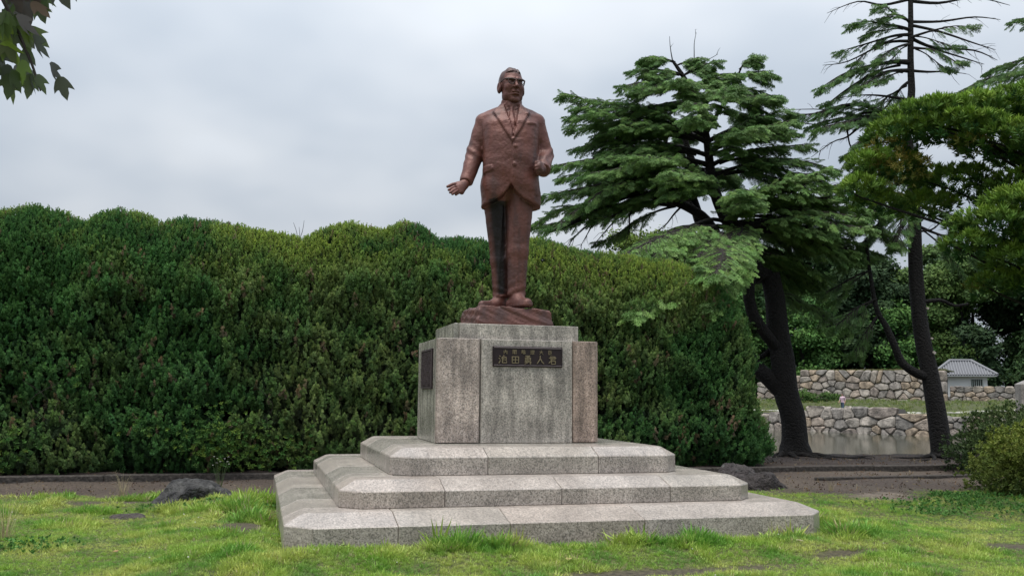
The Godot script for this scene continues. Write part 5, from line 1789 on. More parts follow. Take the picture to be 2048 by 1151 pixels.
func make_woods() -> void:
	# the wood beyond the far stone wall: every tree a thing
	var spots := [
		[22.0, 128.0, 19.0, 0, "dark"], [27.5, 122.0, 17.5, 1, "fresh"], [33.0, 126.0, 20.5, 0, "dark"], [37.5, 118.0, 14.5, 2, "fresh"], [42.0, 127.0, 21.0, 1, "dark"], [46.5, 119.0, 18.0, 0, "deep"], [49.0, 116.0, 12.5, 2, "fresh"], [53.5, 126.0, 19.5, 1, "olive"], [58.5, 119.0, 17.5, 2, "olive"], [63.0, 125.0, 20.0, 0, "deep"], [67.5, 117.0, 18.0, 1, "dark"], [71.5, 124.0, 20.5, 2, "deep"], [30.0, 134.0, 22.0, 2, "deep"], [51.0, 138.0, 23.0, 0, "deep"], [64.0, 138.0, 23.5, 1, "olive"], [38.0, 139.0, 22.5, 1, "dark"], [76.0, 131.0, 21.0, 0, "dark"], [17.0, 126.0, 18.0, 2, "dark"], [56.5, 111.5, 9.0, 0, "deep"], [65.0, 111.0, 9.5, 2, "dark"]]
	var tones := {"dark": [Color(0.028, 0.063, 0.025), Color(0.063, 0.123, 0.039)], "deep": [Color(0.021, 0.045, 0.021), Color(0.045, 0.084, 0.031)], "fresh": [Color(0.042, 0.112, 0.031), Color(0.112, 0.224, 0.053)], "olive": [Color(0.048, 0.092, 0.025), Color(0.098, 0.165, 0.042)]}
	var says := ["dark broadleaf tree in the wood beyond the far stone wall", "tall tree of the wood behind the castle wall", "rounded tree of the wood behind the tiled roof and wall"]
	var where := ["behind the looped cedar's trunk", "above the middle of the high stone wall", "behind the walking person's wall", "showing fresh green above the high stone wall", "between the two near cedar trunks", "just left of the straight cedar's trunk", "low and fresh green beside the tiled roof", "behind the tiled roof", "right of the tiled roof", "above the low stone wall", "far right above the stone post", "deep in the shade at the right edge", "rearmost behind the looped cedar", "rearmost behind the tiled roof", "rearmost above the low wall", "rearmost between the cedar trunks", "rearmost at the right edge", "hidden partly by the hedge's end", "small and dark right of the tiled roof", "small and dark near the stone post"]
	var clumps := [leaf_clump(61, 16, 0.50), leaf_clump(62, 14, 0.55), leaf_clump(63, 18, 0.46)]
	for i in spots.size():
		var s: Array = spots[i]
		var h: float = s[2]
		var y0 := height(s[0], -s[1])
		var word: String = {"dark": "dark green", "deep": "very dark", "fresh": "fresh green", "olive": "olive green"}[s[4]]
		var o := thing("woodland_tree", "%s tree of the far wood, %s" % [word, where[i]], "tree", Vector3(s[0], y0, -s[1]), 0.0, "trees of the wood beyond the moat")
		limb(o, "trunk", [Vector3(0, -0.5, 0), Vector3(rng.randf_range(-0.3, 0.3), h * 0.3, 0), Vector3(rng.randf_range(-0.6, 0.6), h * 0.6, 0), Vector3(0, h * 0.92, 0)], 0.014 * h + 0.1, 0.06, 9)
		var pads := []
		var wide := h * 0.24
		for k in 22:
			var t := rng.randf_range(0.04, 0.95)
			var rr := wide * (0.55 + 0.6 * sin(PI * minf(t * 0.9 + 0.1, 1.0)))
			var az := rng.randf() * TAU
			pads.append([Vector3(cos(az) * rr * 0.65, h * t, sin(az) * rr * 0.6), Vector3(wide * rng.randf_range(0.38, 0.62), wide * rng.randf_range(0.22, 0.36), wide * 0.5)])
		var tn: Array = tones[s[4]]
		crown(o, "crown", pads, clumps[s[3]], 2.6, Vector2(0.7, 1.3), tn[0], tn[1], 0.3, 0.7)


# ------------------------------------------------------------------ dry stone walls
func stone_wall(o: Node3D, length: float, top: Callable, cell: Vector2, lean: float, sd: int, squash := 0.25) -> void:
	# fitted stones on the wall's own plane: x along it, y up, z outwards
	var r := RandomNumberGenerator.new()
	r.seed = sd
	var seeds := []
	var y := cell.y * 0.35
	var row := 0
	while y < 9.0:
		var any := false
		var x := -cell.x * 0.3 * (row % 2)
		while x < length + cell.x:
			var step := cell.x * r.randf_range(0.45, 1.6)
			var q := Vector2(x + step * 0.5, y + r.randf_range(-squash, squash) * cell.y)
			var ht: float = top.call(clampf(q.x, 0.0, length))
			if q.y < ht - cell.y * 0.2 and q.x < length:
				seeds.append(q)
				any = true
				if r.randf() < 0.22:
					seeds.append(q + Vector2(step * 0.42, cell.y * r.randf_range(-0.5, 0.5)))
			x += step
		if not any:
			break
		y += cell.y * r.randf_range(0.8, 1.15)
		row += 1
	for i in seeds.size():
		var c: Vector2 = seeds[i]
		var ht: float = top.call(clampf(c.x, 0.0, length))
		var pg := PackedVector2Array([Vector2(maxf(c.x - 2.0 * cell.x, 0.0), 0.0), Vector2(minf(c.x + 2.0 * cell.x, length), 0.0), Vector2(minf(c.x + 2.0 * cell.x, length), ht), Vector2(maxf(c.x - 2.0 * cell.x, 0.0), ht)])
		for j in seeds.size():
			if j == i:
				continue
			var e: Vector2 = seeds[j]
			if absf(e.x - c.x) > cell.x * 3.2 or absf(e.y - c.y) > cell.y * 3.5:
				continue
			var nn := (e - c) / Vector2(cell.x * 0.9, cell.y) / Vector2(cell.x * 0.9, cell.y)
			var dd := nn.dot((e + c) * 0.5)
			var q := PackedVector2Array()
			for k in pg.size():
				var a := pg[k]
				var b := pg[(k + 1) % pg.size()]
				var da := a.dot(nn) - dd
				var db := b.dot(nn) - dd
				if da <= 0.0:
					q.push_back(a)
				if (da < 0.0) != (db < 0.0) and da != 0.0 and db != 0.0:
					q.push_back(a.lerp(b, da / (da - db)))
			pg = q
			if pg.size() < 3:
				break
		if pg.size() < 3:
			continue
		# round the corners once, pull in from the joints
		var mid := Vector2.ZERO
		for q in pg:
			mid += q
		mid /= pg.size()
		var rd := PackedVector2Array()
		for k in pg.size():
			var a := pg[k]
			var b := pg[(k + 1) % pg.size()]
			if a.distance_to(b) > 0.25 * cell.y:
				rd.push_back(a.lerp(b, 0.16)); rd.push_back(a.lerp(b, 0.84))
			else:
				rd.push_back(a.lerp(b, 0.5))
		var gap := 0.028 * cell.y / 0.8
		var bulge := r.randf_range(0.06, 0.17) * cell.y
		var tilt := Vector2(r.randf_range(-0.10, 0.10), r.randf_range(-0.16, 0.10))
		var b := MB.new()
		var r0 := []
		var r1 := []
		var r2 := []
		var m := rd.size()
		var f0 := r.randf_range(0.62, 0.8)
		for q in rd:
			var d := q - mid
			var l := d.length()
			var k1 := maxf(0.5, 1.0 - gap / maxf(l, 0.01))
			var p1 := mid + d * k1
			var p2 := mid + d * f0 * r.randf_range(0.92, 1.08)
			r0.append(Vector3(p1.x, p1.y, -0.35 - lean * p1.y))
			r1.append(Vector3(p1.x, p1.y, -0.02 + r.randf_range(-0.015, 0.015) - lean * p1.y))
			r2.append(Vector3(p2.x, p2.y, bulge + d.dot(tilt) - lean * p2.y))
		var c3 := Vector3(mid.x, mid.y, bulge * r.randf_range(0.95, 1.25) - lean * mid.y)
		var inner := Vector3(mid.x, mid.y, -0.3 - lean * mid.y)
		for k in m:
			var n2 := (k + 1) % m
			for quad in [[r0[k], r0[n2], r1[n2], r1[k]], [r1[k], r1[n2], r2[n2], r2[k]]]:
				var nn: Vector3 = (quad[2] - quad[0]).cross(quad[1] - quad[3]).normalized()
				if nn.dot((quad[0] + quad[2]) * 0.5 - inner) < 0.0:
					nn = -nn
				b.poly(PackedVector3Array(quad), nn)
			var n3: Vector3 = (r2[n2] - r2[k]).cross(c3 - r2[k]).normalized()
			if n3.z < 0.0:
				n3 = -n3
			b.tri(r2[k], r2[n2], c3, n3)
		part("stone", b.mesh(), M["stone_%d" % r.randi_range(0, 6)], o)
	# packed earth and rubble behind the stones
	var bk := MB.new()
	var n := int(length / 0.6)
	for i in n:
		var x0 := length * i / n
		var x1 := length * (i + 1) / n
		var h0: float = top.call(x0) - 0.12
		var h1: float = top.call(x1) - 0.12
		bk.quad(Vector3(x0, 0, -0.16), Vector3(x1, 0, -0.16), Vector3(x1, h1, -0.16 - lean * h1), Vector3(x0, h0, -0.16 - lean * h0))
		bk.quad(Vector3(x0, h0, -0.16 - lean * h0), Vector3(x1, h1, -0.16 - lean * h1), Vector3(x1, h1 - 0.1, -3.0), Vector3(x0, h0 - 0.1, -3.0))
	part("rubble_core", bk.mesh(), M.stone_back, o)


func wall_at(called: String, label: String, a: Vector2, b: Vector2, y: float) -> Node3D:     # a, b as (x, distance ahead)
	var d := b - a
	return thing(called, label, "wall", Vector3(a.x, y, -a.y), atan2(d.y, d.x))


func make_far_bank() -> void:
	# the moat's far embankment
	var a := Vector2(16.0, 92.0)
	var b := Vector2(42.0, 57.3)
	var bumps := noise(0.35, 151, 2)
	var l := a.distance_to(b)
	var o := wall_at("stone_embankment", "low embankment of rough fitted stones rising from the moat water", a, b, WATER_Y - 0.25)
	stone_wall(o, l, func(s: float) -> float: return 1.78 + bumps.get_noise_1d(s * 3.0) * 0.3 + 0.62 * smoothstep(14.5, 16.0, s) * smoothstep(23.6, 23.0, s), Vector2(1.35, 0.74), 0.10, 7)
	# the high wall behind the grass
	a = Vector2(32.4, 103.6)
	b = Vector2(45.1, 95.3)
	o = wall_at("castle_wall", "high castle wall of large fitted stones behind the grassy bank", a, b, 1.15)
	stone_wall(o, a.distance_to(b), func(s: float) -> float: return 3.72 - 0.012 * s, Vector2(1.15, 0.78), 0.12, 19)
	var cap := MB.new()
	cap.box(Vector3(-0.1, 3.50, -6.0), Vector3(15.1, 3.62, -0.75))
	part("earth_fill", cap.mesh(), plain(0.10, 0.11, 0.045, 1.0), o)
	var gf := Flock.new()
	for i in 900:
		gf.add(aim(Vector3(rng.randf_range(0.0, 14.9), 3.60, -0.5 - rng.randf() * 2.2), Vector3.UP + rnd3(0.3), rng.randf() * TAU, rng.randf_range(0.12, 0.28)), shade(Color(0.16, 0.16, 0.055), 0.25))
	flock("top_grass", gf, grass_tuft(71, 9, 0.9), M.grass, o)
	# its left return, lower and further off
	o = wall_at("castle_wall", "short sloping end of a stone wall left of the looped cedar's trunk", Vector2(28.4, 106.6), Vector2(32.8, 104.4), 1.05)
	stone_wall(o, 4.9, func(s: float) -> float: return clampf(1.4 + s * 1.3, 1.2, 3.2), Vector2(1.0, 0.7), 0.12, 23)
	# the low wall on the right
	o = wall_at("low_stone_wall", "low wall of smaller fitted stones in front of the white plastered building", Vector2(45.4, 95.4), Vector2(60.0, 87.0), 1.45)
	stone_wall(o, 16.8, func(_s: float) -> float: return 1.62, Vector2(0.85, 0.52), 0.08, 29)

	# white plastered guard house with a tiled hip roof
	o = thing("guard_house", "small white plastered building with a grey tiled hip roof beside the castle wall", "building", Vector3(51.4, 1.5, -105.0), -0.35)
	part("wall", solid_mesh(box_solid(Vector3(-2.4, 0, -3.0), Vector3(2.4, 2.85, 1.6))).mesh(), M.plaster, o)
	var plinth := MB.new()
	plinth.box(Vector3(-2.46, 0, -3.05), Vector3(2.46, 0.5, 1.66))
	part("plinth", plinth.mesh(), M.stone_3, o)
	var roof := MB.new()
	var e := [Vector3(-3.35, 2.88, 2.5), Vector3(3.35, 2.88, 2.5), Vector3(3.35, 2.88, -3.9), Vector3(-3.35, 2.88, -3.9)]
	var k := [Vector3(-1.1, 4.55, -0.7), Vector3(1.1, 4.55, -0.7)]
	roof.poly(PackedVector3Array([e[0], e[1], k[1], k[0]]), Vector3(0, 0.8, 0.6))
	roof.poly(PackedVector3Array([e[1], e[2], k[1]]), Vector3(0.6, 0.8, 0))
	roof.poly(PackedVector3Array([e[2], e[3], k[0], k[1]]), Vector3(0, 0.8, -0.6))
	roof.poly(PackedVector3Array([e[3], e[0], k[0]]), Vector3(-0.6, 0.8, 0))
	var rf := part("roof", roof.mesh(), M.tile, o)
	var eav := MB.new()
	eav.box(Vector3(-3.3, 2.76, -3.85), Vector3(3.3, 2.87, 2.45))
	part("eaves", eav.mesh(), M.plaster, o)
	for i in 25:
		var x := -3.3 + i * 0.275
		var tx := clampf(x, -1.1, 1.1)
		var hh := 1.0 - maxf(0.0, (absf(x) - 1.1) / 2.25)
		var tl := MB.new()
		var top := Vector3(x, 2.91 + 1.67 * hh, 2.5 - 3.2 * hh)
		tl.tube(PackedVector3Array([Vector3(x, 2.92, 2.53), Vector3(x, 2.92, 2.5).lerp(top, 0.5) - Vector3(0, 0.03, 0), top]), radii(3, 0.085, 0.08), 6)
		part("tile_row", tl.mesh(), M.tile_light, rf)
		if tx == x and i % 2 == 0:
			continue
	for i in 22:
		var z := -3.8 + i * 0.29
		var hh := 1.0 - absf(z + 0.7) / 3.2
		var tl := MB.new()
		tl.tube(PackedVector3Array([Vector3(3.38, 2.92, z), Vector3(3.35 - 2.25 * hh, 2.91 + 1.67 * hh, z)]), radii(2, 0.085, 0.08), 6)
		part("tile_row", tl.mesh(), M.tile_light, rf)
	for s in [[k[0], k[1]], [k[1], e[1]], [k[0], e[0]]]:
		var rg := MB.new()
		rg.tube(PackedVector3Array([s[0] + Vector3(0, 0.10, 0), s[1] + Vector3(0, 0.10, 0)]), radii(2, 0.17, 0.15), 8)
		part("ridge_tile", rg.mesh(), M.tile_light, rf)
	var win := part("window", solid_mesh(box_solid(Vector3(0.75, 1.0, 1.602), Vector3(1.95, 2.45, 1.63))).mesh(), M.dark, o)
	for i in 6:
		part("bar", solid_mesh(box_solid(Vector3(0.80 + i * 0.21, 1.0, 1.632), Vector3(0.88 + i * 0.21, 2.45, 1.70))).mesh(), M.bar, win)
	part("sill", solid_mesh(box_solid(Vector3(0.65, 0.9, 1.602), Vector3(2.05, 0.99, 1.72))).mesh(), M.plaster, win)

	# a stone marker post on the near bank
	o = thing("stone_post", "square pale granite post with a pointed cap at the right edge", "post", Vector3(14.19, 0.05, -25.5))
	var s := box_solid(Vector3(-0.17, 0, -0.17), Vector3(0.17, 2.12, 0.17))
	for d in [Vector3(1, 1.6, 0), Vector3(-1, 1.6, 0), Vector3(0, 1.6, 1), Vector3(0, 1.6, -1)]:
		var nn: Vector3 = d.normalized()
		s = clip(s, nn, Vector3(0, 2.12, 0).dot(nn))
	part("shaft", solid_mesh(soften(s, 0.008)).mesh(), M.granite_grey, o)

	# the walker on the far path
	make_walker(Vector3(28.7, 0, -79.9))
	# meadow grass on the far bank
	var fl := Flock.new()
	for i in 9000:
		var x := rng.randf_range(14.0, 62.0)
		var f := rng.randf_range(56.0, 112.0)
		var sd := far_side(x, f)
		if sd < 1.5 or sd > 27.0 or (x > 32.0 and sd > 20.5):
			continue
		fl.add(aim(Vector3(x, height(x, -f) - 0.03, -f), Vector3.UP + rnd3(0.25), rng.randf() * TAU, rng.randf_range(0.16, 0.42)), shade(Color(0.13, 0.21, 0.045).lerp(Color(0.23, 0.26, 0.075), rng.randf()), 0.2))
	var mg := flock("meadow_grass", fl, grass_tuft(72, 9, 0.8), M.grass, self)
	tag(mg, "rough meadow grass on the far bank between the two stone walls", "grass")
	for q in [[33.5, 97.5, 0.9, "leafy green weed at the foot of the high stone wall, left"], [30.5, 97.5, 1.3, "wide leafy green bush at the foot of the high stone wall"], [54.0, 86.5, 0.8, "small bush at the foot of the low stone wall"], [37.0, 61.2, 0.9, "green creeper clump on the embankment beside the dark bush"]]:
		o = thing("wild_bush", q[3], "bush", Vector3(q[0], height(q[0], -q[1]), -q[1]))
		var w: float = q[2]
		crown(o, "leaves", [[Vector3(0, w * 0.3, 0), Vector3(w, w * 0.6, w * 0.8)], [Vector3(w * 0.8, w * 0.2, 0.2), Vector3(w * 0.7, w * 0.45, w * 0.6)]], leaf_clump(66, 14, 0.6), 14.0, Vector2(0.25, 0.4), Color(0.03, 0.07, 0.02), Color(0.08, 0.15, 0.03), 0.3, 0.5)


func make_walker(at: Vector3) -> void:
	at.y = height(at.x, at.z) + 0.02
	var o := thing("person", "person in a pale pink shirt and blue jeans walking along the far bank", "person", at, -0.9)
	var f := func(p: Vector3) -> float:
		var d := cap_d(p, Vector3(0, 1.02, 0), Vector3(0, 1.30, 0.01), 0.135, 0.155)
		d = smin(d, cap_d(p, Vector3(-0.15, 1.36, 0), Vector3(0.15, 1.36, 0), 0.075, 0.075), 0.08)
		d = smin(d, ell_d(p, Vector3(0, 0.92, 0), Vector3(0.165, 0.15, 0.125)), 0.05)
		d = smin(d, cap_d(p, Vector3(0, 1.40, 0), Vector3(0, 1.50, 0.02), 0.055, 0.052), 0.02)
		d = smin(d, ell_d(p, Vector3(0, 1.585, 0.03), Vector3(0.078, 0.112, 0.098)), 0.02)
		d = smin(d, cap_d(p, Vector3(0, 1.575, 0.12), Vector3(0, 1.56, 0.135), 0.014, 0.016), 0.01)
		for q in [[Vector3(0.19, 1.36, 0), Vector3(0.24, 1.10, -0.06), Vector3(0.24, 0.90, 0.06)], [Vector3(-0.19, 1.36, 0), Vector3(-0.24, 1.10, 0.05), Vector3(-0.22, 0.95, 0.20)]]:
			d = smin(d, minf(cap_d(p, q[0], q[1], 0.056, 0.046), cap_d(p, q[1], q[2], 0.045, 0.033)), 0.03)
		for q in [[Vector3(0.09, 0.88, 0), Vector3(0.10, 0.48, 0.13), Vector3(0.09, 0.09, 0.24), Vector3(0.10, 0.05, 0.42)], [Vector3(-0.09, 0.88, 0), Vector3(-0.10, 0.48, -0.06), Vector3(-0.09, 0.11, -0.30), Vector3(-0.10, 0.045, -0.16)]]:
			d = smin(d, minf(minf(cap_d(p, q[0], q[1], 0.095, 0.068), cap_d(p, q[1], q[2], 0.068, 0.048)), cap_d(p, q[2] - Vector3(0, 0.03, 0), q[3], 0.046, 0.036)), 0.03)
		return d
	var b := MB.new()
	nets(b, f, Vector3(-0.36, -0.02, -0.42), Vector3(0.36, 1.76, 0.52), 0.021)
	for hd in [[Vector3(0.24, 0.90, 0.06), Vector3(0.0, -0.75, 0.5)], [Vector3(-0.22, 0.95, 0.20), Vector3(0.0, -0.5, 0.8)]]:
		var h := func(p: Vector3) -> float:
			var w: Vector3 = hd[0]
			var v: Vector3 = hd[1].normalized()
			var d := cap_d(p, w, w + v * 0.075, 0.030, 0.034)
			for i in 4:
				var kx := Vector3(0.0, 0.018 * (i - 1.5), 0.018 * (i - 1.5))
				d = smin(d, cap_d(p, w + v * 0.075 + kx, w + v * (0.145 + 0.012 * (1.5 - absf(i - 1.3))) + kx * 1.1, 0.0095, 0.008), 0.006)
			return smin(d, cap_d(p, w + v * 0.03, w + v * 0.08 + Vector3(0.03 * -signf(w.x), 0.02, 0.03), 0.012, 0.010), 0.008)
		nets(b, h, hd[0] - Vector3(0.08, 0.2, 0.08), hd[0] + Vector3(0.08, 0.08, 0.24), 0.008)
	b.smooth_normals()
	for i in b.v.size():
		var p := b.v[i]
		var c := Color(0.36, 0.22, 0.16)
		if p.y > 1.56 and (p.z < 0.06 or p.y > 1.64) or (p.y > 1.5 and p.z < -0.02):
			c = Color(0.02, 0.017, 0.015)
		elif p.y < 0.085:
			c = Color(0.12, 0.11, 0.10)
		elif p.y < 0.93 and absf(p.x) < 0.195:
			c = Color(0.045, 0.075, 0.12)
		elif p.y < 1.46 and p.y > 0.9 and not (absf(p.x) > 0.185 and p.y < 1.12):
			c = Color(0.60, 0.44, 0.50)
		b.c[i] = c
	part("body", b.mesh(), M.skin, o)


# ------------------------------------------------------------------ kerb and rocks
func rock_mesh(sd: int, r: Vector3, lumps: float, h: float, c0: Color, c1: Color, lichen: float) -> MB:
	var n1 := noise(1.1 / r.x, sd, 4)
	var n2 := noise(3.0, sd + 3, 3)
	var rr := RandomNumberGenerator.new()
	rr.seed = sd
	var cuts := []
	for i in 9:
		var nn := Vector3(rr.randf_range(-1, 1), rr.randf_range(-0.1, 1), rr.randf_range(-1, 1)).normalized()
		cuts.append([nn, (nn * r).length() * rr.randf_range(0.74, 0.95)])
	var f := func(p: Vector3) -> float:
		var d := ell_d(p, Vector3.ZERO, r)
		for k in cuts:
			var nn: Vector3 = k[0]
			d = smax(d, p.dot(nn) - k[1], 0.04)
		return d + n1.get_noise_3dv(p) * lumps + n2.get_noise_3dv(p * 2.0) * lumps * 0.25
	var b := MB.new()
	nets(b, f, Vector3(-r.x * 1.25, -0.12, -r.z * 1.25), Vector3(r.x * 1.25, r.y * 1.3, r.z * 1.25), h)
	b.smooth_normals()
	for i in b.v.size():
		var t := n2.get_noise_3dv(b.v[i] * 1.5) + 0.5 * n1.get_noise_3dv(b.v[i] * 2.0)
		var c := c0.lerp(c1, clampf(0.45 + t, 0.0, 1.0))
		var li := n2.get_noise_3dv(b.v[i] * 1.6 + Vector3(5, 3, 1)) + 0.35 * b.n[i].y
		b.c[i] = c.lerp(Color(0.20, 0.215, 0.205), lichen * smoothstep(0.28, 0.5, li))
	return b


func make_kerb_and_rocks() -> void:
	var o := thing("kerb", "long dark concrete kerb between the bare soil and the hedge bed", "kerb", MON, TURN)
	var x := -14.0
	while x < 15.0:
		var l := 2.0
		var dz := -0.012 * rng.randf()
		var s := box_solid(Vector3(x + 0.004, -0.12, -5.36 + dz), Vector3(x + l - 0.004, 0.135 + rng.randf_range(-0.006, 0.006), -5.20 + dz))
		part("kerb_stone", solid_mesh(soften(s, 0.014)).mesh(), M.kerb, o)
		x += l
	o = thing("kerb", "low half buried kerb edge across the bare soil at the right", "kerb", MON, TURN)
	for i in 4:
		var s := box_solid(Vector3(7.4 + i * 1.5, -0.1, -3.62 - i * 0.03), Vector3(8.89 + i * 1.5, 0.055, -3.5 - i * 0.03))
		part("kerb_stone", solid_mesh(soften(s, 0.012)).mesh(), M.kerb, o)
	# ornamental rocks
	var defs := [
		["dark lichen spotted rock lying in the grass left of the steps", Vector3(-4.72, 0.0, -13.9), Vector3(0.62, 0.36, 0.38), 201, Color(0.026, 0.026, 0.028), Color(0.11, 0.108, 0.105), 1.0, 0.3],
		["dark brown rock right of the steps, in front of the grey topped one", Vector3(4.52, 0.0, -16.75), Vector3(0.48, 0.30, 0.38), 205, Color(0.040, 0.032, 0.032), Color(0.070, 0.058, 0.056), 0.1, -0.2],
		["grey topped rock right of the steps, behind the dark brown one", Vector3(4.28, 0.0, -17.75), Vector3(0.44, 0.36, 0.36), 209, Color(0.050, 0.042, 0.042), Color(0.10, 0.085, 0.085), 0.55, 0.2],
		["small rock at the foot of the hedge's right end", Vector3(6.3, 0.08, -23.2), Vector3(0.26, 0.26, 0.22), 213, Color(0.07, 0.06, 0.055), Color(0.12, 0.105, 0.095), 0.0, 0.0],
		["flat stone sunk in the grass in front of the left rock", Vector3(-4.95, -0.03, -12.2), Vector3(0.30, 0.075, 0.20), 217, Color(0.075, 0.06, 0.055), Color(0.12, 0.10, 0.09), 0.0, 0.1],
		["rough flat stone at the left front corner of the steps", Vector3(-2.72, -0.03, -10.62), Vector3(0.26, 0.07, 0.26), 221, Color(0.075, 0.068, 0.062), Color(0.13, 0.12, 0.11), 0.2, 0.4]]
	for d in defs:
		o = thing("rock", d[0], "rock", d[1], d[7])
		part("stone", rock_mesh(d[3], d[2], d[2].y * 0.24, 0.024 if d[2].x > 0.3 else 0.016, d[4], d[5], d[6]).mesh(), M.rock, o)


# ------------------------------------------------------------------ grass, weeds and litter
func in_steps(q: Vector2, m: float) -> bool:
	return absf(q.x) < 3.1 + m and q.y < 3.3 + m and q.y > -3.3 - m


func make_grass() -> void:
	var kinds := [grass_tuft(81, 9, 0.7), grass_tuft(82, 8, 1.1), grass_tuft(83, 7, 1.5)]
	var fl := [Flock.new(), Flock.new(), Flock.new()]
	var hue := noise(0.7, 161, 3)
	var tall := noise(0.9, 162, 3)
	var fine := noise(3.0, 163, 2)
	for i in 150000:
		var f := 7.0 * pow(22.0 / 7.0, rng.randf())
		var x := rng.randf_range(-0.62, 0.64) * f
		var z := -f
		var q := to_mon(x, z)
		if in_steps(q, -0.01) or q.y < -4.9:
			continue
		var s := soil_share(x, z)
		if rng.randf() < s * 1.25:
			continue
		var dx := maxf(absf(q.x) - 3.1, 0.0)
		var dz := maxf(q.y - 3.3, -q.y - 3.3)
		var dist := Vector2(dx, maxf(dz, 0.0)).length()
		var t := tall.get_noise_2d(x, z)
		var near := smoothstep(0.8, 0.2, dist) * (0.45 + 0.55 * smoothstep(-0.25, 0.15, t))
		var sz := rng.randf_range(0.022, 0.044) * (1.0 + 0.9 * smoothstep(0.05, 0.45, t))
		if q.x < -3.1:
			near *= 0.4
		sz *= 1.0 + near * rng.randf_range(0.8, 2.6) + smoothstep(1.6, 0.2, absf(dist - 0.55)) * 0.3
		if Vector2((x + 4.72) / 0.9, (z + 13.55) / 0.5).length() < 1.0:
			sz *= 0.65
		if x < -2.6 and f > 11.0 and f < 14.5:
			sz *= 1.0 + 0.9 * smoothstep(-0.1, 0.3, t)
		var hn := hue.get_noise_2d(x, z)
		var c := Color(0.275, 0.460, 0.060).lerp(Color(0.500, 0.570, 0.140), clampf(0.5 + hn * 1.3 + rng.randf_range(-0.2, 0.2), 0.0, 1.0))
		c = c.lerp(Color(0.150, 0.345, 0.050), clampf(fine.get_noise_2d(x * 0.4 + 40.0, z * 0.4) * 1.5 + 0.05 + near * 0.25 + 0.5 * smoothstep(6.0, 7.5, x), 0.0, 0.9))
		if rng.randf() < 0.05 + 0.10 * s:
			c = Color(0.42, 0.37, 0.20)
		fl[i % 3].add(aim(Vector3(x, height(x, z) - 0.006, z), Vector3.UP + rnd3(0.3), rng.randf() * TAU, sz), shade(c, 0.2))
	for i in 3:
		var g := flock("grass", fl[i], kinds[i], M.grass, self)
		tag(g, ["short upright lawn grass spread round the steps", "leaning lawn grass mixed through the lawn round the steps", "flat sprawling lawn grass between the upright blades"][i], "grass")
	# clover and ground ivy
	var iv := Flock.new()
	for k in [[6.9, -14.2, 1.1, 0.6, 330], [7.8, -13.2, 0.9, 0.6, 180], [7.4, -15.4, 0.9, 0.4, 260], [-4.9, -9.6, 0.4, 0.25, 90], [-3.6, -12.9, 0.5, 0.3, 60], [-4.4, -12.8, 0.8, 0.2, 90], [6.0, -13.2, 0.5, 0.3, 90]]:
		for i in int(k[4]):
			var x: float = k[0] + rng.randfn(0, k[2] * 0.6)
			var z: float = k[1] + rng.randfn(0, k[3] * 0.6)
			if x > 0.0 and soil_share(x, z) > 0.25:
				continue
			iv.add(aim(Vector3(x, height(x, z) + rng.randf_range(0.0, 0.07), z), Vector3.UP + rnd3(0.5), rng.randf() * TAU, rng.randf_range(0.03, 0.055)), shade(Color(0.080, 0.190, 0.042), 0.3))
	tag(flock("clover", iv, whorl(84, 5, 1.25, 0.6), M.leaf, self), "patches of clover and ground ivy in the lawn near the azaleas", "clover")
	# leaf litter on the soil
	var lit := Flock.new()
	for i in 5200:
		var f := rng.randf_range(13.5, 26.6)
		var x := rng.randf_range(-0.6, 0.62) * f
		var z := -f
		var q := to_mon(x, z)
		if in_steps(q, 0.1) or rng.randf() > soil_share(x, z) or (q.y < -5.15 and q.y > -5.4):
			continue
		lit.add(aim(Vector3(x, height(x, z) + 0.006, z), Vector3(rng.randf_range(-1, 1), 0.08, rng.randf_range(-1, 1)), rng.randf() * TAU, rng.randf_range(0.02, 0.06)), shade([Color(0.10, 0.065, 0.035), Color(0.16, 0.11, 0.065), Color(0.05, 0.035, 0.025), Color(0.22, 0.18, 0.12)][rng.randi() % 4], 0.2))
	tag(flock("leaf_litter", lit, leaf_clump(86, 3, 0.9), M.leaf, self), "brown leaf litter scattered over the bare soil", "leaf litter")
	# white clover heads, and single fallen leaves
	var wf := Flock.new()
	for i in 90:
		var f := rng.randf_range(8.2, 15.0)
		var x := rng.randf_range(-0.56, 0.58) * f
		if in_steps(to_mon(x, -f), 0.3) or soil_share(x, -f) > 0.3 or hue.get_noise_2d(x * 0.6, -f * 0.6) < -0.05:
			continue
		wf.add(aim(Vector3(x, height(x, -f) + rng.randf_range(0.03, 0.06), -f), Vector3.UP, rng.randf() * TAU, rng.randf_range(0.009, 0.015)), Color(0.72, 0.72, 0.66))
	tag(flock("clover_flowers", wf, whorl(88, 12, 1.4, 0.5), M.leaf, self), "tiny white clover flowers dotted over the lawn", "flowers")
	var fallen := [plain(0.42, 0.36, 0.24, 0.7), plain(0.28, 0.16, 0.07, 0.7), plain(0.36, 0.30, 0.12, 0.7)]
	for m in fallen:
		m.cull_mode = BaseMaterial3D.CULL_DISABLED
	var shapes := [lobed_leaf(7), lobed_leaf(8)]
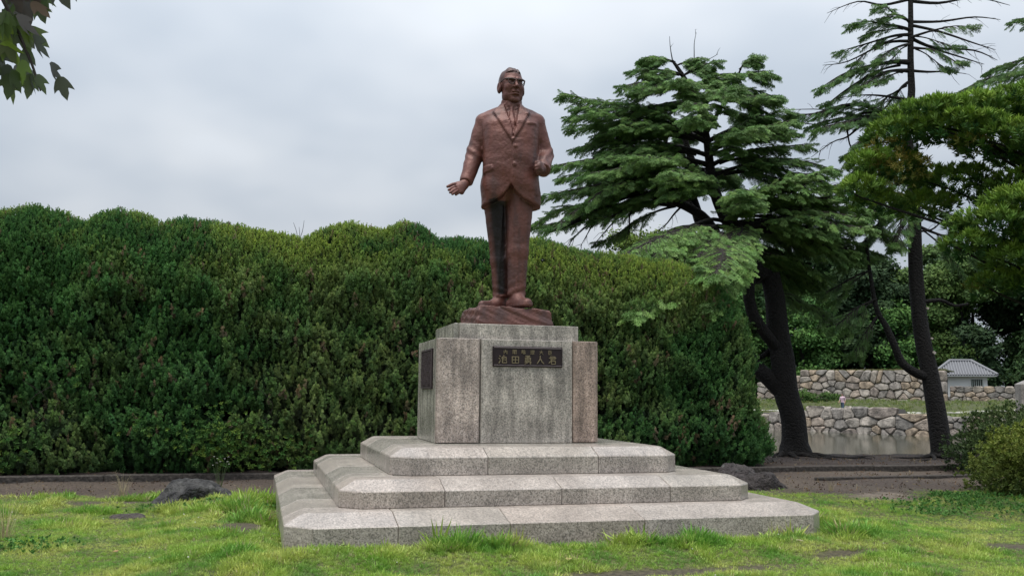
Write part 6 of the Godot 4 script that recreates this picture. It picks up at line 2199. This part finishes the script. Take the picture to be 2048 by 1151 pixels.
	for k in [[-1.62, 9.05, 0, "pale dry leaf on the lawn left of the front of the steps"], [0.55, 9.0, 2, "yellowed leaf on the worn soil in front of the steps' middle"], [3.05, 10.0, 0, "pale dry leaf on the lawn before the right end of the steps"], [-3.9, 9.4, 1, "brown leaf on the lawn far to the left of the steps"], [4.3, 9.7, 1, "brown leaf on the lawn at the lower right"]]:
		var f: float = k[1]
		var x: float = k[0]
		var lf := part("fallen_leaf", shapes[int(f * 10.0) % 2], fallen[k[2]], self)
		tag(lf, k[3], "leaf")
		lf.transform = Transform3D(Basis(Vector3.UP, rng.randf() * TAU) * Basis(Vector3.RIGHT, 1.35 + rng.randf_range(-0.3, 0.3)), Vector3(x, height(x, -f) + 0.045, -f)).scaled_local(Vector3.ONE * rng.randf_range(0.07, 0.10))
	# single tall clumps
	var straw := grass_mesh(91, 60, 0.62, 0.6, 0.0055)
	var green := grass_mesh(92, 80, 0.42, 1.0, 0.0055)
	for k in [["dry_grass_clump", Vector3(-5.95, 0, -14.35), 0.72, 0, "clump of pale dry grass stalks left of the lichen spotted rock"], ["dry_grass_clump", Vector3(-5.45, 0, -10.15), 0.95, 0, "large arching clump of straw coloured grass at the left edge"], ["dry_grass_clump", Vector3(0.70, 0, -10.62), 0.50, 0, "upright dry stalks in front of the middle of the steps"], ["dry_grass_clump", Vector3(5.6, 0, -16.3), 0.45, 0, "pale dry grass right of the dark brown rock"],
			["grass_clump", Vector3(2.27, 0, -11.50), 0.62, 1, "tall dark green clump standing against the right of the bottom step"], ["grass_clump", Vector3(-2.15, 0, -10.62), 0.55, 1, "tall green seed stalks against the left front of the bottom step"], ["grass_clump", Vector3(-1.4, 0, -10.55), 0.45, 1, "thin green stalks right of the left front corner of the steps"], ["grass_clump", Vector3(3.62, 0, -11.05), 0.45, 1, "wide green clump beyond the right front corner of the steps"], ["grass_clump", Vector3(4.05, 0, -11.6), 0.45, 1, "green clump right of the wide one near the steps' right corner"], ["grass_clump", Vector3(-3.55, 0, -14.9), 0.45, 1, "bright green clump between the left rock and the steps"], ["grass_clump", Vector3(-5.0, 0, -12.7), 0.50, 1, "green clump in front of the lichen spotted rock"], ["grass_clump", Vector3(-3.40, 0, -12.3), 0.30, 1, "green clump along the left side of the bottom step"]]:
		var o := thing(k[0], k[4], "grass clump", Vector3(k[1].x, height(k[1].x, k[1].z) - 0.01, k[1].z), rng.randf() * TAU)
		var m := part("blades", straw if k[3] == 0 else green, M.straw if k[3] == 0 else M.tall_grass, o)
		m.scale = Vector3(1.1, 1.0, 1.1) * k[2]
	# a white flowering weed by the kerb
	var o := thing("flowering_weed", "white flowered weed in front of the kerb behind the left rock", "weed", Vector3(-4.95, 0.02, -15.9))
	var st := MB.new()
	var hd := MB.new()
	for i in 9:
		var tip := Vector3(rng.randf_range(-0.16, 0.16), rng.randf_range(0.35, 0.52), rng.randf_range(-0.08, 0.08))
		st.tube(PackedVector3Array([Vector3(tip.x * 0.2, 0, 0), tip * 0.6, tip]), radii(3, 0.004, 0.002), 4)
		for k in 8:
			var d := Vector3(cos(k * TAU / 8.0), 0.35, sin(k * TAU / 8.0)).normalized()
			hd.blade(tip, d, d.cross(Vector3.UP).normalized(), 0.020, 0.014)
	part("stems", st.mesh(), plain(0.06, 0.10, 0.03), o, "stuff")
	part("flowers", hd.mesh(), plain(0.75, 0.75, 0.72), o, "stuff")


func grass_mesh(sd: int, blades: int, high: float, lean: float, width: float) -> ArrayMesh:
	var r := RandomNumberGenerator.new()
	r.seed = sd
	var b := MB.new()
	for i in blades:
		var az := r.randf() * TAU
		var out := Vector3(cos(az), 0, sin(az))
		var l := high * r.randf_range(0.45, 1.1)
		var p0 := out * r.randf() * 0.10
		var k := r.randf_range(0.1, lean)
		var sd2 := Vector3(-sin(az), 0, cos(az)) * width * 0.5
		var pts := []
		for j in 5:
			var t := j / 4.0
			pts.append(p0 + Vector3.UP * l * (t - 0.35 * k * t * t) + out * l * k * t * t)
		for j in 4:
			var w0 := 1.0 - j / 4.0
			var w1 := 1.0 - (j + 1) / 4.0
			b.quad(pts[j] - sd2 * w0, pts[j] + sd2 * w0, pts[j + 1] + sd2 * maxf(w1, 0.05), pts[j + 1] - sd2 * maxf(w1, 0.05))
	return b.mesh()


# ------------------------------------------------------------------ leaves that hang in at the top left
func lobed_leaf(sd: int) -> ArrayMesh:
	# a three-lobed leaf, stalk at the origin, its tip along -y
	var r := RandomNumberGenerator.new()
	r.seed = sd
	var rim := [Vector2(0, 0), Vector2(0.16, -0.05), Vector2(0.27, -0.20), Vector2(0.36, -0.42), Vector2(0.43, -0.68), Vector2(0.28, -0.58), Vector2(0.19, -0.56), Vector2(0.16, -0.78), Vector2(0.0, -1.08)]
	var b := MB.new()
	var full := []
	for p in rim:
		full.append(p)
	for i in range(rim.size() - 2, 0, -1):
		full.append(Vector2(-rim[i].x, rim[i].y) * r.randf_range(0.94, 1.06))
	var fold := func(q: Vector2) -> Vector3: return Vector3(q.x, q.y, 0.05 - 0.20 * absf(q.x) - 0.14 * q.y * q.y + 0.03 * sin(q.y * 9.0 + q.x * 5.0))
	var mid := Vector2(0, -0.42)
	for i in full.size():
		var a: Vector2 = full[i]
		var c: Vector2 = full[(i + 1) % full.size()]
		var k := b.v.size()
		for q in [mid, mid.lerp(a, 0.5), mid.lerp(c, 0.5), a, c]:
			b.v.push_back(fold.call(q))
			b.n.push_back(Vector3(-0.5 * q.x, 0.25 * q.y, -1.0).normalized())
			b.c.push_back(Color.WHITE)
		var w := (a - mid).cross(c - mid)
		for t in [[0, 1, 2], [1, 3, 4], [1, 4, 2]]:
			if w > 0.0:
				b.ix.append_array(PackedInt32Array([k + t[0], k + t[1], k + t[2]]))
			else:
				b.ix.append_array(PackedInt32Array([k + t[0], k + t[2], k + t[1]]))
	return b.mesh()


func make_overhang() -> void:
	var tree := thing("added_shade_tree", "shade tree with added unseen crown, large lobed leaves hanging in at the top left", "tree", Vector3(-3.4, 0.0, 4.5))
	limb(tree, "trunk", [Vector3(0, -0.2, 0), Vector3(0.1, 2.0, 0), Vector3(-0.1, 4.2, 0.2), Vector3(0.2, 7.0, 0.4), Vector3(0.0, 10.5, 0.3)], 0.36, 0.1, 14)
	var pads := []  # unseen crown, added to block sky and dim front-facing surfaces
	for i in 26:
		var az := rng.randf() * TAU
		var rr := sqrt(rng.randf()) * 6.5
		var c := Vector3(cos(az) * rr + 2.4, rng.randf_range(4.2, 11.5), sin(az) * rr * 0.75 + 4.6)
		pads.append([c, Vector3(rng.randf_range(1.6, 2.4), rng.randf_range(0.7, 1.1), rng.randf_range(1.4, 2.0))])
		if i % 3 == 0:
			limb(tree, "branch", [Vector3(0.1, clampf(c.y - 2.0, 3.0, 9.0), 0.3), Vector3(0.1, c.y - 1.4, 0.3).lerp(c, 0.5), c], 0.10, 0.03, 8)
	crown(tree, "crown", pads, leaf_clump(95, 14, 0.55), 7.0, Vector2(0.30, 0.5), Color(0.035, 0.065, 0.02), Color(0.075, 0.125, 0.03), 0.2, 0.7)
	limb(tree, "branch", [Vector3(0.05, 3.4, 0.1), Vector3(-0.4, 4.0, -2.5), Vector3(0.2, 4.1, -5.2), Vector3(0.85, 3.72, -7.6)], 0.09, 0.014, 8)
	var o := Node3D.new()
	o.name = "leafy_spray"
	tree.add_child(o)
	o.position = Vector3(-1.965, 3.14, -3.2) - tree.position
	var tw := MB.new()
	tw.tube(spline([Vector3(-0.6, 0.5, 0.1), Vector3(-0.2, 0.2, 0.0), Vector3(0.05, -0.05, 0.0), Vector3(0.20, -0.32, 0.0), Vector3(0.27, -0.47, 0.02)], 4), radii(17, 0.012, 0.003), 6)
	tw.tube(spline([Vector3(-0.2, 0.2, 0.0), Vector3(0.10, 0.05, 0.03), Vector3(0.34, -0.02, 0.02)], 4), radii(9, 0.006, 0.002), 6)
	part("twig", tw.mesh(), M.twig, o)
	var shapes := [lobed_leaf(1), lobed_leaf(2), lobed_leaf(3)]
	var mats := []
	for c in [Color(0.060, 0.105, 0.016), Color(0.11, 0.17, 0.022), Color(0.034, 0.045, 0.018), Color(0.060, 0.042, 0.032), Color(0.034, 0.062, 0.014)]:
		var m := plain(c.r, c.g, c.b, 0.75)
		m.metallic_specular = 0.08
		m.cull_mode = BaseMaterial3D.CULL_DISABLED
		m.backlight_enabled = true
		m.backlight = Color(0.45, 0.45, 0.45)
		mats.append(m)
	# [x, y, tilt across, size, tone]; the branch's own axes
	var spots := [[0.39, 0.02, -0.15, 0.11, 3], [0.33, -0.02, 0.1, 0.13, 2], [0.30, 0.06, -0.5, 0.12, 3], [0.27, -0.04, 0.55, 0.14, 2], [0.20, 0.02, 0.0, 0.14, 4], [0.12, 0.02, 0.3, 0.14, 0], [0.16, -0.10, 0.4, 0.13, 3], [0.10, -0.10, -0.2, 0.13, 0], [0.22, -0.14, 0.8, 0.11, 3],
		[0.18, -0.22, 0.9, 0.12, 1], [0.10, -0.22, 0.5, 0.13, 1], [0.14, -0.30, 0.7, 0.12, 1], [0.06, -0.28, 0.2, 0.13, 4], [0.26, -0.34, 0.65, 0.11, 2], [0.31, -0.40, 0.35, 0.105, 2], [0.22, -0.40, 0.15, 0.11, 1], [0.27, -0.42, 0.3, 0.09, 0], [0.15, -0.40, -0.1, 0.12, 4], [0.19, -0.41, 0.2, 0.10, 4], [0.06, -0.38, 0.1, 0.12, 0], [0.10, -0.44, -0.15, 0.105, 0], [0.02, -0.36, -0.2, 0.12, 1],
		[0.0, -0.1, 0.2, 0.14, 4], [-0.02, -0.24, 0.4, 0.14, 0], [0.03, 0.04, 0.1, 0.14, 4], [0.05, -0.18, 0.9, 0.12, 0], [0.0, -0.45, 0.1, 0.10, 3], [0.12, -0.12, 0.0, 0.15, 4], [0.14, -0.34, 0.3, 0.14, 0], [0.08, -0.02, 0.5, 0.15, 2], [0.24, 0.06, 0.2, 0.14, 4], [0.11, -0.26, -0.4, 0.14, 4], [0.17, 0.10, 0.1, 0.15, 4], [0.13, -0.18, 0.15, 0.14, 4], [0.20, -0.30, -0.2, 0.12, 0], [0.12, -0.40, 0.25, 0.12, 1], [0.20, -0.06, 0.3, 0.13, 4], [0.28, 0.10, 0.25, 0.13, 2], [0.16, -0.22, 0.5, 0.13, 1], [0.09, -0.34, 0.0, 0.13, 4]]
	for i in 34:
		spots.append([rng.randf_range(0.06, 0.23), rng.randf_range(-0.38, 0.14), rng.randf_range(-0.4, 0.7), rng.randf_range(0.10, 0.13), [4, 0, 2, 4, 3][i % 5]])
	for i in spots.size():
		var s: Array = spots[i]
		var m := part("leaf", shapes[i % 3], mats[s[4]], o)
		m.transform = Transform3D(Basis(Vector3.BACK, s[2]) * Basis(Vector3.UP, rng.randf_range(-0.9, 0.9)) * Basis(Vector3.RIGHT, rng.randf_range(-0.3, 0.5)).scaled(Vector3.ONE), Vector3(s[0], s[1], rng.randf_range(-0.07, 0.07))).scaled_local(Vector3.ONE * s[3] * 0.8)


func _ready() -> void:
	rng.seed = 2024
	make_camera()
	make_sky()
	make_materials()
	make_ground()
	make_monument()
	make_statue()
	make_hedge()
	make_cedars()
	make_near_trees()
	make_woods()
	make_far_bank()
	make_kerb_and_rocks()
	make_grass()
	make_overhang()
